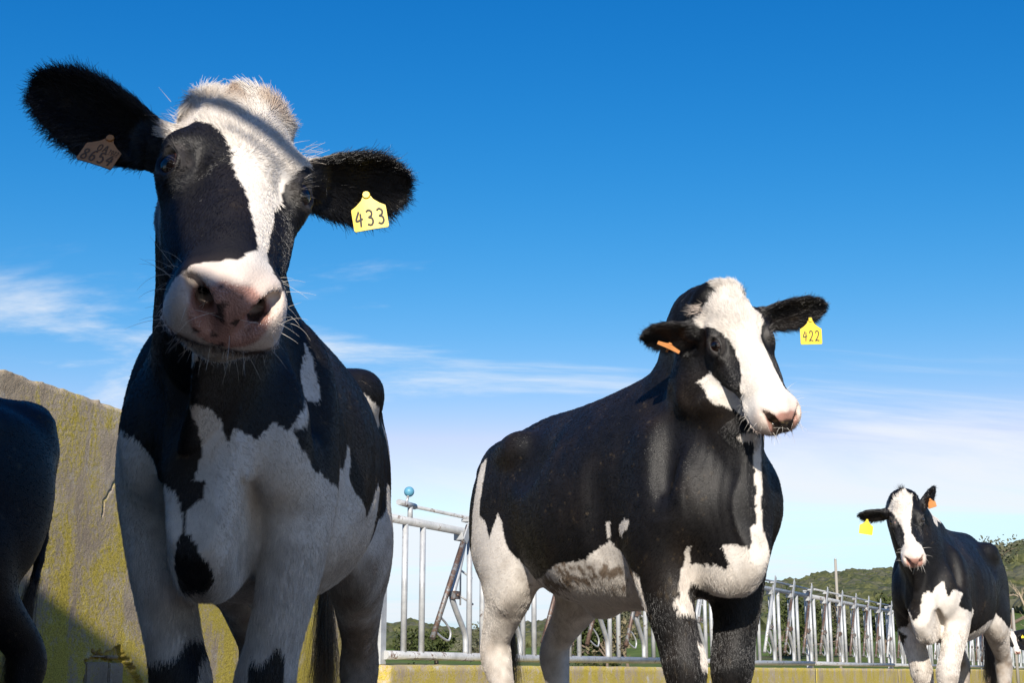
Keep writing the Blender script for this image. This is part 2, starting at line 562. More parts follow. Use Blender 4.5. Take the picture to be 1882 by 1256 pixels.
class Cow:
    def __init__(self, spec):
        self.sp = spec
        S = self.S = spec.get('scale', 1.0)
        hx, hy = unit(spec['heading'])
        self.rz = math.atan2(hy, hx)
        self.loc = np.array([spec['loc'][0], spec['loc'][1], spec.get('ground', 0.0)])
        c, s = math.cos(self.rz), math.sin(self.rz)
        self.Rw = np.array([[c, -s, 0], [s, c, 0], [0, 0, 1]])   # local -> world
        self.hs = spec.get('head_scale', 1.0)
        hd = spec['head']
        if 'at' in hd:
            self.hO = self.Rw.T @ (np.array(hd['at']) - self.loc)
            self.hM = self.Rw.T @ frame_from(cam_vec(hd['axis']), cam_vec(hd['left']))
        else:
            self.hO = np.array(hd['local'])
            self.hM = frame_from(hd['axis'], hd['left'])

    def cv(self, v):
        return self.Rw.T @ cam_vec(v)

    def H(self, p):
        """head-local -> cow-local"""
        return self.hO + self.hM @ (np.array(p, float) * self.hs)

    def to_head(self, P):
        return ((P - self.hO) @ self.hM) / self.hs

    def sculpt(self):
        sp, S, hs = self.sp, self.S, self.hs
        h = sp['voxel']
        pts = [self.H(p) for p in ((-0.22, -0.12, -0.2), (-0.22, 0.12, 0.05), (0.36, 0.1, -0.15), (0.36, -0.1, 0.05), (0, 0, -.25))]
        for e in self.ears():
            pts += [e['tip'] + 0.07 * e['side'], e['tip'] - 0.07 * e['side'], e['tip'] + 0.05 * e['n'], e['base']]
        pts = np.array(pts)
        lo = np.minimum(np.array([-1.62 * S, -0.42 * S, -0.02]), pts.min(0) - 0.05)
        hi = np.maximum(np.array([0.36 * S, 0.42 * S, 1.46 * S]), pts.max(0) + 0.05)
        f = self.f = Field(lo, hi, h)
        # --- torso
        T = TORSO * np.array([S, S, S, S, 1])
        if 'torso' in sp:
            T = sp['torso'](T)
        tabs = [table(T[:, 0], T[:, i], blur=0.10 * S) for i in range(1, 5)]
        f.loft((0, 0, 0), np.eye(3), tabs[0][0], tabs[0][1], tabs[1][1], tabs[2][1], tabs[3][1], n=2.25, k=0.02, rib=0.0022 * S, top_taper=table(T[:, 0], TOP_TAPER, blur=0.10 * S)[1])
        E = lambda c, r, k=0.05, cut=False, rot=None: f.ellipsoid(np.array(c) * S, np.array(r) * S, rot, k * S, cut)
        for y in (-1, 1):
            E((-0.72, y * 0.265, 1.20), (0.14, 0.05, 0.10), 0.08, cut=True)       # hollow of the flank
            E((-0.20, y * 0.285, 0.95), (0.035, 0.030, 0.20), 0.07, cut=True)     # girth behind the shoulder
            E((0.02, y * 0.152, 0.98), (0.125, 0.088, 0.24), 0.06)                 # shoulder blade
            E((0.165, y * 0.140, 0.96), (0.085, 0.062, 0.13), 0.09)                 # point of shoulder
            E((-1.13, y * 0.150, 1.00), (0.25, 0.105, 0.30), 0.08)                # thigh
            E((-1.00, y * 0.205, 0.80), (0.13, 0.06, 0.14), 0.07)                 # stifle
            E((-0.93, y * 0.188, 1.262), (0.075, 0.044, 0.048), 0.09)             # hook bone
            E((-1.37, y * 0.095, 1.225), (0.055, 0.040, 0.045), 0.08)             # pin bone
            f.sweep([np.array((-0.93, y * .190, 1.265)) * S, np.array((-1.18, y * .15, 1.26)) * S, np.array((-1.37, y * .095, 1.225)) * S],
                    [.03 * S] * 3, [.03 * S] * 3, (0, 0, 1), k=0.08 * S)
        f.sweep([np.array(p) * S for p in ((0.0, 0, 1.37), (-0.35, 0, 1.355), (-0.7, 0, 1.365), (-1.0, 0, 1.375), (-1.3, 0, 1.345), (-1.43, 0, 1.315))],
                np.array([.03, .022, .022, .026, .03, .028]) * S, np.array([.05, .04, .04, .045, .04, .03]) * S, (0, 0, 1), k=0.05 * S)
        E((0.19, 0, 0.735 + .03 * (1 - sp.get('brisket', 1.0))), (0.14, 0.070 * sp.get('brisket', 1.0), 0.10 * sp.get('brisket', 1.0)), 0.10)                            # brisket
        E((0.240, 0, 0.86), (0.07, 0.05, 0.16), 0.12)
        E((-0.62, 0, 0.66), (0.08, 0.05, 0.045), 0.05)                            # navel
        for y in (-1, 1) if sp.get('groove', True) else ():
            E((0.20, y * 0.088, 0.70), (0.12, 0.020, 0.15), 0.05, cut=True)       # groove between brisket and forearm
        # --- legs
        LG = sp.get('legs', {}); fw = sp.get('foreleg_w', 1.0); bk = sp.get('brisket', 1.0)
        for nm, y in (('fr', -1), ('fl', 1)):
            dx, dy, kn = LG.get(nm, (0, 0, 0))          # hoof shift forward, sideways; knee shift forward
            sh = lambda z: np.array([dx, dy, 0]) * np.clip((0.80 - z) / 0.70, 0, 1) + np.array([kn, 0, 0]) * max(0, 1 - abs(z - 0.44) / 0.3)
            base = [(0.03, .160, 0.98), (0.01, .162, 0.86), (0.01, .155, 0.745), (0.02, .138, 0.62), (0.022, .120, 0.51), (0.024, .110, 0.445),
                    (0.018, .108, 0.385), (0.002, .110, 0.29), (-.004, .112, 0.19), (0.006, .114, 0.135), (0.035, .116, 0.075)]
            P = [np.array([p[0], p[1] * y, p[2]]) * S + sh(p[2]) for p in base]
            ra = np.array([.12, .115, .098, .074, .059, .056, .044, .034, .036, .042, .040]) * S
            rb = np.array([.05, .070, .068, .060, .054, .056, .045, .031, .032, .040, .042]) * S * np.interp(np.arange(11), [0, 2, 4, 10], [1, fw, fw, 1])
            f.sweep(P, ra, rb, (1, 0, 0), k=sp.get('leg_k', 0.028) * S, sub=5, ki=0.025)
            hp = P[-1]
            for q in (-1, 1):
                f.ellipsoid(hp + np.array([0.03, q * 0.024, -0.035]) * S, np.array([.062, .026, .042]) * S, None, 0.008)
        for nm, y in (('hr', -1), ('hl', 1)):
            dx, dy, kn = LG.get(nm, (0, 0, 0))
            sh = lambda z: np.array([dx, dy, 0]) * np.clip((0.85 - z) / 0.75, 0, 1)
            base = [(-1.06, .165, 0.98), (-1.04, .175, 0.86), (-1.09, .172, 0.74), (-1.21, .165, 0.635), (-1.315, .158, 0.55), (-1.345, .155, 0.485),
                    (-1.335, .155, 0.42), (-1.315, .155, 0.30), (-1.295, .155, 0.19), (-1.280, .156, 0.135), (-1.25, .158, 0.075)]
            P = [np.array([p[0], p[1] * y, p[2]]) * S + sh(p[2]) for p in base]
            ra = np.array([.20, .165, .118, .074, .055, .054, .046, .037, .038, .044, .042]) * S
            rb = np.array([.06, .075, .072, .055, .042, .046, .040, .033, .034, .042, .042]) * S
            f.sweep(P, ra, rb, (1, 0, 0), k=0.045 * S, sub=5, ki=0.025)
            hp = P[-1]
            for q in (-1, 1):
                f.ellipsoid(hp + np.array([0.03, q * 0.024, -0.035]) * S, np.array([.062, .026, .042]) * S, None, 0.008)
        # --- tail
        tl = sp.get('tail', [(-1.42, 0, 1.325), (-1.485, 0, 1.27), (-1.505, 0.01, 1.10), (-1.50, 0.02, 0.85), (-1.48, 0.03, 0.62)])
        tl = [np.array(p) * S for p in tl]
        self.tail_end = (tl[-2], tl[-1])
        f.sweep(tl, np.array([.035, .034, .025, .018, .012]) * S, np.array([.035, .034, .025, .018, .012]) * S, (1, 0, 0), k=0.03 * S)
        # --- neck
        hO = self.hO
        n0 = np.array(sp.get('neck_base', (0.00, 0, 1.08))) * S
        n3 = self.H((-0.10, 0, -0.115))
        back = -self.hM[:, 0] * 0.5 - self.hM[:, 2] * 0.5
        n1 = n0 + np.array(sp.get('neck_out', (0.20, 0, 0.10))) * S
        n2 = n3 + unit(back) * 0.16 * S
        P = [n0, n1, n1 * .5 + n2 * .5, n2, n3]
        upv = np.array([-0.35, 0, 1.0])
        nw = sp.get('neck_w', 1.0)
        f.sweep(P, np.array([.250, .212, .172, .130, .098]) * S, np.array([.135, .122, .102, .085, .074]) * S * nw, upv, k=0.07 * S, sub=4, ki=0.03)
        cr0 = np.array((-0.06, 0, 1.35)) * S; cr2 = self.H((-0.20, 0, -0.055))
        cr1 = cr0 * .5 + cr2 * .5 + np.array(sp.get('crest', (0, 0, 0.0)))
        f.sweep([cr0, cr1, cr2], np.array([.05, .06, .04]) * S, np.array([.05, .055, .05]) * S, upv, k=0.10 * S)
        # throat fold, from the jaw down to the brisket
        t0 = self.H((0.0, 0, -0.165)); t1 = np.array((0.265, 0, 0.93)) * S
        tm = t0 * .5 + t1 * .5 + np.array([-0.045, 0, -0.02]) * S
        f.sweep([t0, tm, t1], np.array([.05, .06, .07]) * S, np.array([.030, .028, .040]) * S * sp.get('throat', 1.0), (1, 0, 0), k=0.06 * S * sp.get('throat', 1.0), sub=10, ki=0.02)
        for y in (-1, 1):
            E((0.135, y * 0.197, 1.13), (0.030, 0.030, 0.15), 0.07, cut=True)     # hollow between neck and shoulder
        # --- head
        Hd = HEAD * np.array([hs, hs, hs, hs, 1])
        tabs = [table(Hd[:, 0], Hd[:, i], blur=0.016 * hs) for i in range(1, 5)]
        f.loft(hO, self.hM, tabs[0][0], tabs[0][1], tabs[1][1], tabs[2][1], tabs[3][1], n=2.7, k=0.05 * hs)
        def e(c, r, k=0.02, cut=False, rot=None):
            M = self.hM if rot is None else self.hM @ rot
            f.ellipsoid(self.H(c), np.array(r) * hs, M, k * hs, cut)
        def sw(p, r, k=0.015, cut=False, r2=None):
            f.sweep([self.H(q) for q in p], np.array(r) * hs, np.array(r if r2 is None else r2) * hs, self.hM[:, 2], k=k * hs, cut=cut, sub=3, ki=0.004)
        e((-0.196, 0, -0.012), (0.040, 0.070, 0.042), 0.04)                       # poll
        e((-0.08, 0, 0.010), (0.085, 0.062, 0.024), 0.03)                         # forehead
        e((0.15, 0, 0.004), (0.17, 0.026, 0.018), 0.03)                           # bridge of the nose
        for y in (-1, 1):
            e((-0.01, y * 0.054, -0.122), (0.090, 0.030, 0.060), 0.05)             # cheek muscle
            e((0.060, y * 0.074, -0.060), (0.105, 0.014, 0.018), 0.045)           # cheek crest
            e((-0.036, y * 0.084, -0.006), (0.040, 0.028, 0.020), 0.030)          # brow
            e((0.004, y * 0.086, -0.034), (0.046, 0.028, 0.032), 0.024)           # orbit
            e((0.056, y * 0.074, 0.006), (0.044, 0.014, 0.012), 0.04, cut=True)   # hollow before the eye
            e((-0.090, y * 0.112, -0.046), (0.034, 0.012, 0.022), 0.035, cut=True)# temple
            # eye: a lidded globe with an almond opening
            ed = unit(np.array(EYE_D) * [1, y, 1]); es = unit(np.array((1.0, 0, -0.12)) - ed * np.dot(ed, (1.0, 0, -0.12)))
            er = np.column_stack([es, np.cross(ed, es), ed])
            ec = np.array(EYE_C) * np.array([1, y, 1])
            e(ec, (0.0300, 0.0275, 0.0265), 0.010, rot=er)
            e(ec + ed * 0.024, (0.0255, 0.0175, 0.025), 0.004, cut=True, rot=er)
            lid = lambda u, v, w: ec + es * u + np.cross(ed, es) * v + ed * w
            sg = 1 if np.dot(np.cross(ed, es), (0, 0, 1)) > 0 else -1
            sw([lid(-.029, sg * .000, .013), lid(-.015, sg * .0155, .0195), lid(.002, sg * .0185, .0195), lid(.017, sg * .0130, .0175), lid(.030, sg * -.002, .011)],
               [.0030, .0042, .0045, .0040, .0028], 0.005)
            sw([lid(-.028, sg * -.002, .013), lid(-.013, sg * -.0145, .0175), lid(.004, sg * -.0165, .0170), lid(.019, sg * -.0120, .0140), lid(.031, sg * -.003, .010)],
               [.0026, .0036, .0038, .0034, .0026], 0.005)
            # muzzle
            e((0.2750, y * 0.0430, -0.048), (0.050, 0.034, 0.046), 0.022)         # nostril wing
            e((0.2460, y * 0.0440, -0.082), (0.062, 0.034, 0.032), 0.025)         # upper lip
            sw([(0.330, y * 0.0140, -0.046), (0.330, y * 0.0210, -0.026), (0.316, y * 0.0320, -0.010), (0.296, y * 0.0460, -0.004), (0.275, y * 0.0570, -0.010)],
               [.005, .0070, .0075, .0065, .004], 0.012)                          # rim of the nostril
        e((0.2800, 0, -0.020), (0.050, 0.034, 0.028), 0.030)
        e((0.3050, 0, -0.055), (0.030, 0.046, 0.040), 0.020)                      # nose pad
        e((0.2480, 0, -0.116), (0.066, 0.050, 0.026), 0.012)                      # chin and lower lip
        sw([(0.18, -0.068, -0.092), (0.250, -0.076, -0.099), (0.303, -0.050, -0.098), (0.324, 0, -0.092), (0.303, 0.050, -0.098), (0.250, 0.076, -0.099), (0.18, 0.068, -0.092)],
           [.004, .0080, .0090, .0090, .0090, .0080, .004], 0.005, cut=True)      # mouth
        for y in (-1, 1):
            sw([(0.336, y * 0.0190, -0.058), (0.334, y * 0.0270, -0.042), (0.325, y * 0.0370, -0.027), (0.308, y * 0.0480, -0.018), (0.288, y * 0.0590, -0.018)],
               [.0070, .0125, .0145, .0120, .0060], 0.007, cut=True)              # nostril
            e((0.296, y * 0.0330, -0.036), (0.034, 0.013, 0.013), 0.008, cut=True)
        for ea in self.ears():
            self.sculpt_ear(f, ea)
        if 'extra' in sp:
            sp['extra'](self, f)
        V, Q = f.skin()
        V = relax(V, Q, 1, 0.5)
        self.V, self.Q = V, Q
        self.N = f.normals(V)
        return V, Q

    def ears(self):
        out = []
        for side, y in (('r', -1), ('l', 1)):
            sp = self.sp['ears'][side]
            conv = self.cv if sp.get('cam', True) else (lambda v: np.array(v, float))
            d = unit(conv(sp['dir'])); n = np.array(conv(sp['face']), float)
            n = unit(n - d * np.dot(n, d))
            base = self.H((-0.105, y * 0.088, -0.055))
            L = sp.get('len', 0.235) * self.hs
            out.append(dict(y=y, d=d, n=n, side=np.cross(n, d), base=base, L=L, tip=base + d * L, W=sp.get('wid', 0.050) * self.hs, cup=sp.get('cup', 0.034) * self.hs))
        return out

    def sculpt_ear(self, f, ea):
        L, W = ea['L'], ea['W']
        base, d, n, s = ea['base'], ea['d'], ea['n'], ea['side']
        f.sweep([base - d * 0.03, base + d * 0.02, base + d * L * 0.17], np.array([.036, .036, .026]) * self.hs, np.array([.034, .032, .022]) * self.hs, s, k=0.022, sub=2)
        c = np.array([base, base + d * L])
        b = f.block(c.min(0) - W - 0.03, c.max(0) + W + 0.03, 0.02)
        if b is None: return
        sl, x, y, z = b
        x = x - np.float32(base[0]); y = y - np.float32(base[1]); z = z - np.float32(base[2])
        g = lambda v: (x * np.float32(v[0]) + y * np.float32(v[1])) + z * np.float32(v[2])
        l = g(d) / np.float32(L); w = g(s); m = g(n)
        lt, Wt = table([0, .12, .3, .5, .68, .84, .94, 1.0], np.array([.50, .66, .88, 1.0, .97, .76, .48, .12]) * W, blur=0.06)
        ll = np.clip(l, 0, 1)
        Wl = Wt[(ll * (len(Wt) - 1)).astype(np.int32)]
        cup = np.float32(ea['cup']) * (1.0 - 0.55 * ll)
        q = np.clip(np.abs(w) / Wl, 0, 1.3)
        m0 = cup * (q ** 2 - 0.45) - np.float32(0.02) * ll ** 2
        T = np.float32(max(0.0090, 1.4 * f.h)) * (1.25 - 0.5 * ll)
        de = np.maximum(np.maximum(l - 0.97, 0.05 - l), 0) * np.float32(L)
        do = np.sqrt(np.maximum(np.abs(w) - (Wl - T), 0) ** 2 + de ** 2)
        dd = np.sqrt(do ** 2 + (m - m0) ** 2) - T
        f.add(sl, dd.astype(np.float32), 0.014)


def rot_z(a):
    c, s = math.cos(a), math.sin(a)
    return np.array([[c, -s, 0], [s, c, 0], [0, 0, 1]])
# ------------------------------------------------------------------ the five animals: stance
def slim(k, lo=-0.95, hi=0.0):
    def fn(T):
        T = T.copy()
        m = (T[:, 0] > lo) & (T[:, 0] < hi)
        T[m, 3] *= k
        return T
    return fn


def lean_front(T):
    T = slim(0.88)(T)
    T[:, 3] *= np.interp(T[:, 0], [-.2, 0, .2, .32], [1, .93, .88, .85])
    T[:, 4] += np.interp(T[:, 0], [-.1, .1, .3], [0, .22, .30])
    return T


COW_A = dict(   # tag 433
    voxel=0.006, scale=0.96, head_scale=1.06, loc=(-0.60, 3.02), heading=(0.0, -1.0), torso=lean_front, foreleg_w=.84,
    head=dict(at=survey(440, 313, 2.12), axis=(0.14, -0.58, 0.80), left=(0.95, -0.21, -0.30)),
    ears=dict(r=dict(dir=(-0.87, 0.41, -0.20), face=(0.10, -0.25, 1.0), len=0.29, wid=0.060),
              l=dict(dir=(0.85, -0.03, -0.48), face=(0.25, -0.35, 0.9), len=0.225, wid=0.057)),
    legs=dict(fr=(0.0, 0.055, 0), fl=(0.0, -0.025, 0)), throat=0.62,
)
def withers_up(T):
    T = T.copy()
    T[:, 1] += .085 * np.clip((T[:, 0] + .95) / .85, 0, 1) * np.clip((.30 - T[:, 0]) / .2, 0, 1)
    T[:, 3] *= np.interp(T[:, 0], [-.9, -.5, 0, .3], [.97, .94, .88, .84])
    T[:, 2] += np.interp(T[:, 0], [-.1, .05, .2, .33], [0, .01, .035, .06])
    return T


def square_rump(T):
    T = T.copy()
    T[:, 1] += np.interp(T[:, 0], [-1.6, -1.45, -1.1, -.9], [.075, .07, .02, 0])
    T[:, 3] *= np.interp(T[:, 0], [-1.6, -1.4, -1.1], [2.2, 1.3, 1.0])
    return T


COW_B = dict(   # tag 422
    voxel=0.008, scale=1.06, head_scale=1.02, loc=(0.64, 4.98), heading=(0.44, -0.898),
    head=dict(at=survey(1366, 619, 4.55), axis=(0.33, -0.78, 0.62), left=(0.92, 0.17, -0.29)),
    ears=dict(r=dict(dir=(-0.92, -0.22, -0.25), face=(0.05, -0.55, 0.8), len=0.205, wid=.056),
              l=dict(dir=(0.97, 0.13, -0.12), face=(0.1, -0.45, 0.85), len=0.275, wid=.056)),
    neck_w=0.92, torso=withers_up, brisket=.55, groove=False, leg_k=.055, crest=(-.05, 0, .085), neck_base=(-.04, 0, 1.12), legs=dict(hr=(0.31, 0.0, 0), hl=(0.10, 0, 0), fr=(0.11, .01, 0)),
)
COW_C = dict(   # walking up from behind
    voxel=0.010, scale=1.0, head_scale=.90, loc=(2.72, 9.35), heading=(-0.50, -0.87), torso=slim(0.9),
    head=dict(at=survey(1667, 955, 8.75), axis=(-0.02, -0.75, 0.66), left=(0.93, 0.13, 0.15)),
    ears=dict(r=dict(dir=(-0.88, -0.22, -0.30), face=(0.15, -0.5, 0.8), len=0.23, wid=.055),
              l=dict(dir=(0.66, 0.52, -0.40), face=(0.6, -0.3, 0.7), len=0.24, wid=.055)),
    legs=dict(fr=(-0.12, 0.02, 0.02), fl=(0.16, -0.02, 0.03), hl=(0.05, 0, 0), hr=(-0.1, 0, 0)),
)
COW_D = dict(   # far one, head low
    voxel=0.014, scale=1.0, head_scale=1.0, loc=(12.42, 34.5), heading=(-0.72, -0.69),
    head=dict(at=survey(1864, 1178, 33.9), axis=(0.05, -0.70, 0.71), left=(0.98, 0.10, -0.05)),
    ears=dict(r=dict(dir=(-0.9, 0.10, -0.2), face=(0.1, -0.3, 0.9), len=0.20),
              l=dict(dir=(0.9, 0.22, -0.2), face=(-0.1, -0.3, 0.9), len=0.20)),
)
COW_E = dict(   # black one going out of the picture on the left
    voxel=0.011, scale=.98, head_scale=1.0, loc=(-2.40, 3.78), heading=(-0.50, -0.866), torso=square_rump, extra=lambda c, f: f.ellipsoid((-1.335, 0, 1.295), (.085, .14, .05), None, .07), tail=[(-1.38, 0, 1.37), (-1.47, 0, 1.345), (-1.515, 0.0, 1.15), (-1.50, 0.0, 0.85), (-1.44, 0.0, 0.60)],
    head=dict(local=(0.80, 0, 1.30), axis=(0.75, 0, -0.65), left=(0, 1, 0)),
    ears=dict(r=dict(dir=(-0.2, -0.9, 0.2), face=(0.9, 0, 0), cam=False, len=0.2),
              l=dict(dir=(-0.2, 0.9, 0.2), face=(0.9, 0, 0), cam=False, len=0.2)),
)
# ------------------------------------------------------------------ coat markings
def in_poly(X, Y, poly):
    P = np.array(poly, float)
    r = np.zeros(len(X), bool)
    j = len(P) - 1
    for i in range(len(P)):
        x0, y0, x1, y1 = P[i, 0], P[i, 1], P[j, 0], P[j, 1]
        if y0 != y1:
            c = ((y0 > Y) != (y1 > Y)) & (X < (x1 - x0) * (Y - y0) / (y1 - y0) + x0)
            r ^= c
        j = i
    return r


def jit(P, amp, fine=38.0):
    """ragged, furry edge for a marking"""
    return (np.column_stack([fbm(P, fine, 3, 3.1), fbm(P, fine, 3, 17.3), fbm(P, fine, 3, 29.9)]) * 2 * amp +
            np.column_stack([fbm(P, 11, 2, 41.1), fbm(P, 11, 2, 57.3), fbm(P, 11, 2, 69.9)]) * 3.5 * amp)


A_FACE = [(-.90, -.034), (-1.09, -.106), (-1.12, -.15), (-1.05, -.26), (1.0, -.26), (1.10, -.13), (.86, -.045), (.74, -.025), (.727, -.006), (.766, .015), (.78, .05),
          (.62, .082), (.50, .153), (.446, .214), (.456, .245), (.53, .275), (.25, .29), (.0, .30), (-.034, .29), (.094, .267), (.26, .238), (.203, .219), (.151, .183), (.087, .132),
          (.038, .097), (-.052, .078), (-.167, .034), (-.209, .001), (-.283, -.032), (-.455, -.071), (-.70, -.098), (-.90, -.088), (-.98, -.06)]
A_CHEST = [(-.34, 1.0), (-.2, .956), (-.155, .94), (-.106, .885), (-.105, .847), (-.043, .813), (-.026, .786), (-.010, .740), (-.006, .786), (.024, .808), (.028, .883), (.033, .894),
           (.044, .889), (.068, .938), (.105, .926), (.133, .963), (.171, .955), (.187, .923), (.203, .890), (.34, .80), (.34, -.1), (-.34, -.1)]
A_FLANK = [(.06, .95), (-.10, .935), (-.16, .921), (-.185, .985), (-.205, .995), (-.22, .955), (-.21, .915), (-.27, .87), (-.36, .845), (-.40, .91), (-.42, .93), (-.45, .92), (-.467, .838),
           (-.50, .80), (-.62, .76), (-.66, .5), (.1, .5), (.06, .7)]


def coat_A(P, H, S):
    """0 black .. 1 white, from cow-local P (in metres) and head-local H"""
    Q = P / S + jit(P, 0.006)
    Hj = H + jit(H + 5.0, 0.0045, 55.0)
    phi = np.arctan2(Hj[:, 1], Hj[:, 2] + .08); s = Hj[:, 0]
    head = (np.abs(H[:, 1]) < .14) & (H[:, 2] > -.27) & (H[:, 0] > -.27)
    w = np.zeros(len(P))
    m = np.interp(phi, [-3.15, -1.6, -1.1, -.5, -.2, 0, .09, .29, .456, .53, .73, 1.2, 1.6, 3.15], [.19, .265, .283, .284, .286, .280, .262, .242, .245, .265, .283, .275, .25, .19])
    fw = in_poly(phi, s, A_FACE) | (s > m)
    fw |= (np.abs(phi + 2.0) < .22) & (s > .10) & (s < .21)
    earz = (np.abs(H[:, 1]) > .112) & (H[:, 0] < -.02)
    w[head] = (fw & ~earz)[head]
    body = ~head
    x, y, z = Q[:, 0], Q[:, 1], Q[:, 2]
    front = x > -.12
    b = front & in_poly(y, z, A_CHEST) & (z < 1.0)
    b &= ~in_poly(y, z, [(-.030, .715), (-.012, .742), (.006, .728), (.014, .700), (.030, .675), (.036, .64), (.01, .62), (-.035, .63), (-.045, .67)])
    # dark fronts of the cannons
    b &= ~((z < .50 + .25 * fbm(P, 7, 2, 3.0)) & (((y > -.150) & (y < -.035)) | ((y > .075) & (y < .145))) & (x > 0.0) & (z > .1))
    b |= (x > .30) & (np.abs(y - .032) < .016 + .2 * np.maximum(0, .93 - z)) & (z < .965) & (z > .84)
    b |= (x > .42) & (np.abs(y - .042) < .016) & (z < 1.06) & (z > 1.015)
    side = (x <= -.0) & (y > .03)
    b |= side & in_poly(x, z, A_FLANK)
    b |= side & (x < -.80) & (z < .955 + .06 * np.sin(x * 17 + 1.0))
    b |= side & in_poly(x, z, [(-.84, 1.235), (-.92, 1.215), (-1.01, 1.19), (-.98, 1.165), (-.86, 1.18)])
    b |= side & in_poly(x, z, [(-1.06, 1.20), (-1.12, 1.11), (-1.17, 1.02), (-1.21, 1.0), (-1.19, 1.09), (-1.12, 1.19)])
    b |= (y > .1) & (x > .02) & in_poly(x, z, [(.085, 1.18), (.10, 1.045), (.125, 1.055), (.115, 1.11)])
    b |= (y > .1) & (x > .1) & in_poly(x, z, [(.24, .955), (.205, 1.03), (.185, 1.035), (.21, .96)])
    b |= (x < -1.42) & (z < .95)
    right = (x <= -.0) & (y < -.03)
    b |= right & (z < .80 + .10 * np.sin(x * 6)) & (x < -.25)
    b |= (z < .74) & (x <= 0) & (np.abs(y) < .15)
    w[body] = b[body]
    return w


B_BELLY = [(-.90, .72), (-.78, .755), (-.60, .765), (-.44, .787), (-.291, .796), (-.249, .815), (-.168, .845), (-.128, .816), (-.100, .79), (-.03, .747), (.013, .72), (.016, .5), (-.9, .5)]
B_HIND = [(-1.21, 1.235), (-1.144, 1.250), (-1.135, 1.126), (-1.145, 1.03), (-1.085, 1.00), (-1.06, .975), (-1.015, .925), (-.985, 1.022), (-.945, .985), (-.896, .894), (-.844, .84), (-.78, .75),
          (-.80, .4), (-.8, -.1), (-1.6, -.1), (-1.6, .86), (-1.25, .90), (-1.235, .95), (-1.224, 1.03), (-1.205, 1.13)]


def coat_B(P, H, S):
    Q = P / S + jit(P, 0.006)
    Hj = H + jit(H + 5.0, 0.0045, 50.0)
    head = (np.abs(H[:, 1]) < .145) & (H[:, 2] > -.215) & (H[:, 0] > -.27) & (P[:, 0] / S > .18)
    s = Hj[:, 0]
    phi = np.arctan2(Hj[:, 1], Hj[:, 2] + .08)
    pl = np.interp(s, [-.26, -.20, -.174, -.14, -.12, -.09, -.061, -.017, .011, .053, .094, .145, .174, .21, .25], [.35, .05, -.15, -.45, -1.10, -1.05, -.86, -.68, -.61, -.61, -.68, -.89, -1.2, -2.0, -3.2])
    pr = np.interp(s, [-.26, -.20, -.16, -.13, -.11, -.05, .0, .05, .12, .185, .226, .26, .30], [.5, .70, .85, .95, .80, .70, .66, .55, .38, .34, .40, .8, 3.2])
    fw = (phi > pl) & (phi < pr)
    fw |= (phi < -1.9) & (s > .03) & (s < .26) & (Hj[:, 2] < -.115 + .03 * (s - .02)) & (Hj[:, 2] > -.158)
    earz = (np.abs(H[:, 1]) > .112) & (H[:, 0] < -.02)
    w = np.zeros(len(P))
    w[head] = (fw & ~earz)[head]
    x, y, z = Q[:, 0], Q[:, 1], Q[:, 2]
    right = y < -.02
    b = right & in_poly(x, z, B_BELLY)
    b |= (y < .02) & (x < -.60) & in_poly(x, z, B_HIND)
    b |= (np.abs(y) < .2) & (z < .71) & (x > -.9) & (x < -.03)
    b |= (y >= .02) & (x < -.75) & (z < .92 + .05 * np.sin(x * 14))
    b |= right & in_poly(x, z, [(-.098, .890), (-.05, .908), (-.005, .895), (-.022, .869), (-.05, .872), (-.078, .845), (-.093, .866)])
    b |= right & in_poly(x, z, [(-.175, .908), (-.148, .912), (-.156, .862), (-.182, .852)])
    # chest
    fr = x > .10
    b |= fr & in_poly(y, z, [(-.155, .727), (-.141, .756), (-.148, .795), (-.138, .81), (-.124, .750), (-.108, .757), (-.078, .727), (-.073, .746), (-.086, .796), (-.070, .81), (-.036, .790),
                             (-.022, .861), (.012, .870), (.03, .80), (.06, .74), (.12, .76), (.16, .70), (.16, .60), (-.16, .60)]) & (x > .12)
    b |= (x > .29) & (np.abs(y - .004 - .25 * np.maximum(z - .95, 0) * 0) < .012 + .05 * np.maximum(z - .98, 0)) & (z > .84) & (z < 1.16)
    b |= in_poly(y, z, [(-.175, .63), (-.165, .655), (-.155, .62), (-.165, .60)]) & (x > .0)
    # white above the near knee, inside
    b |= (x > -.1) & (y < 0) & (y > -.09) & (z < .52) & (z > .44)
    b &= ~((x > -.1) & (x < .12) & (z < .62) & (z > .2) & ~((y > -.105) & (y < 0) & (z < .52)))
    w[~head] = b[~head]
    return w


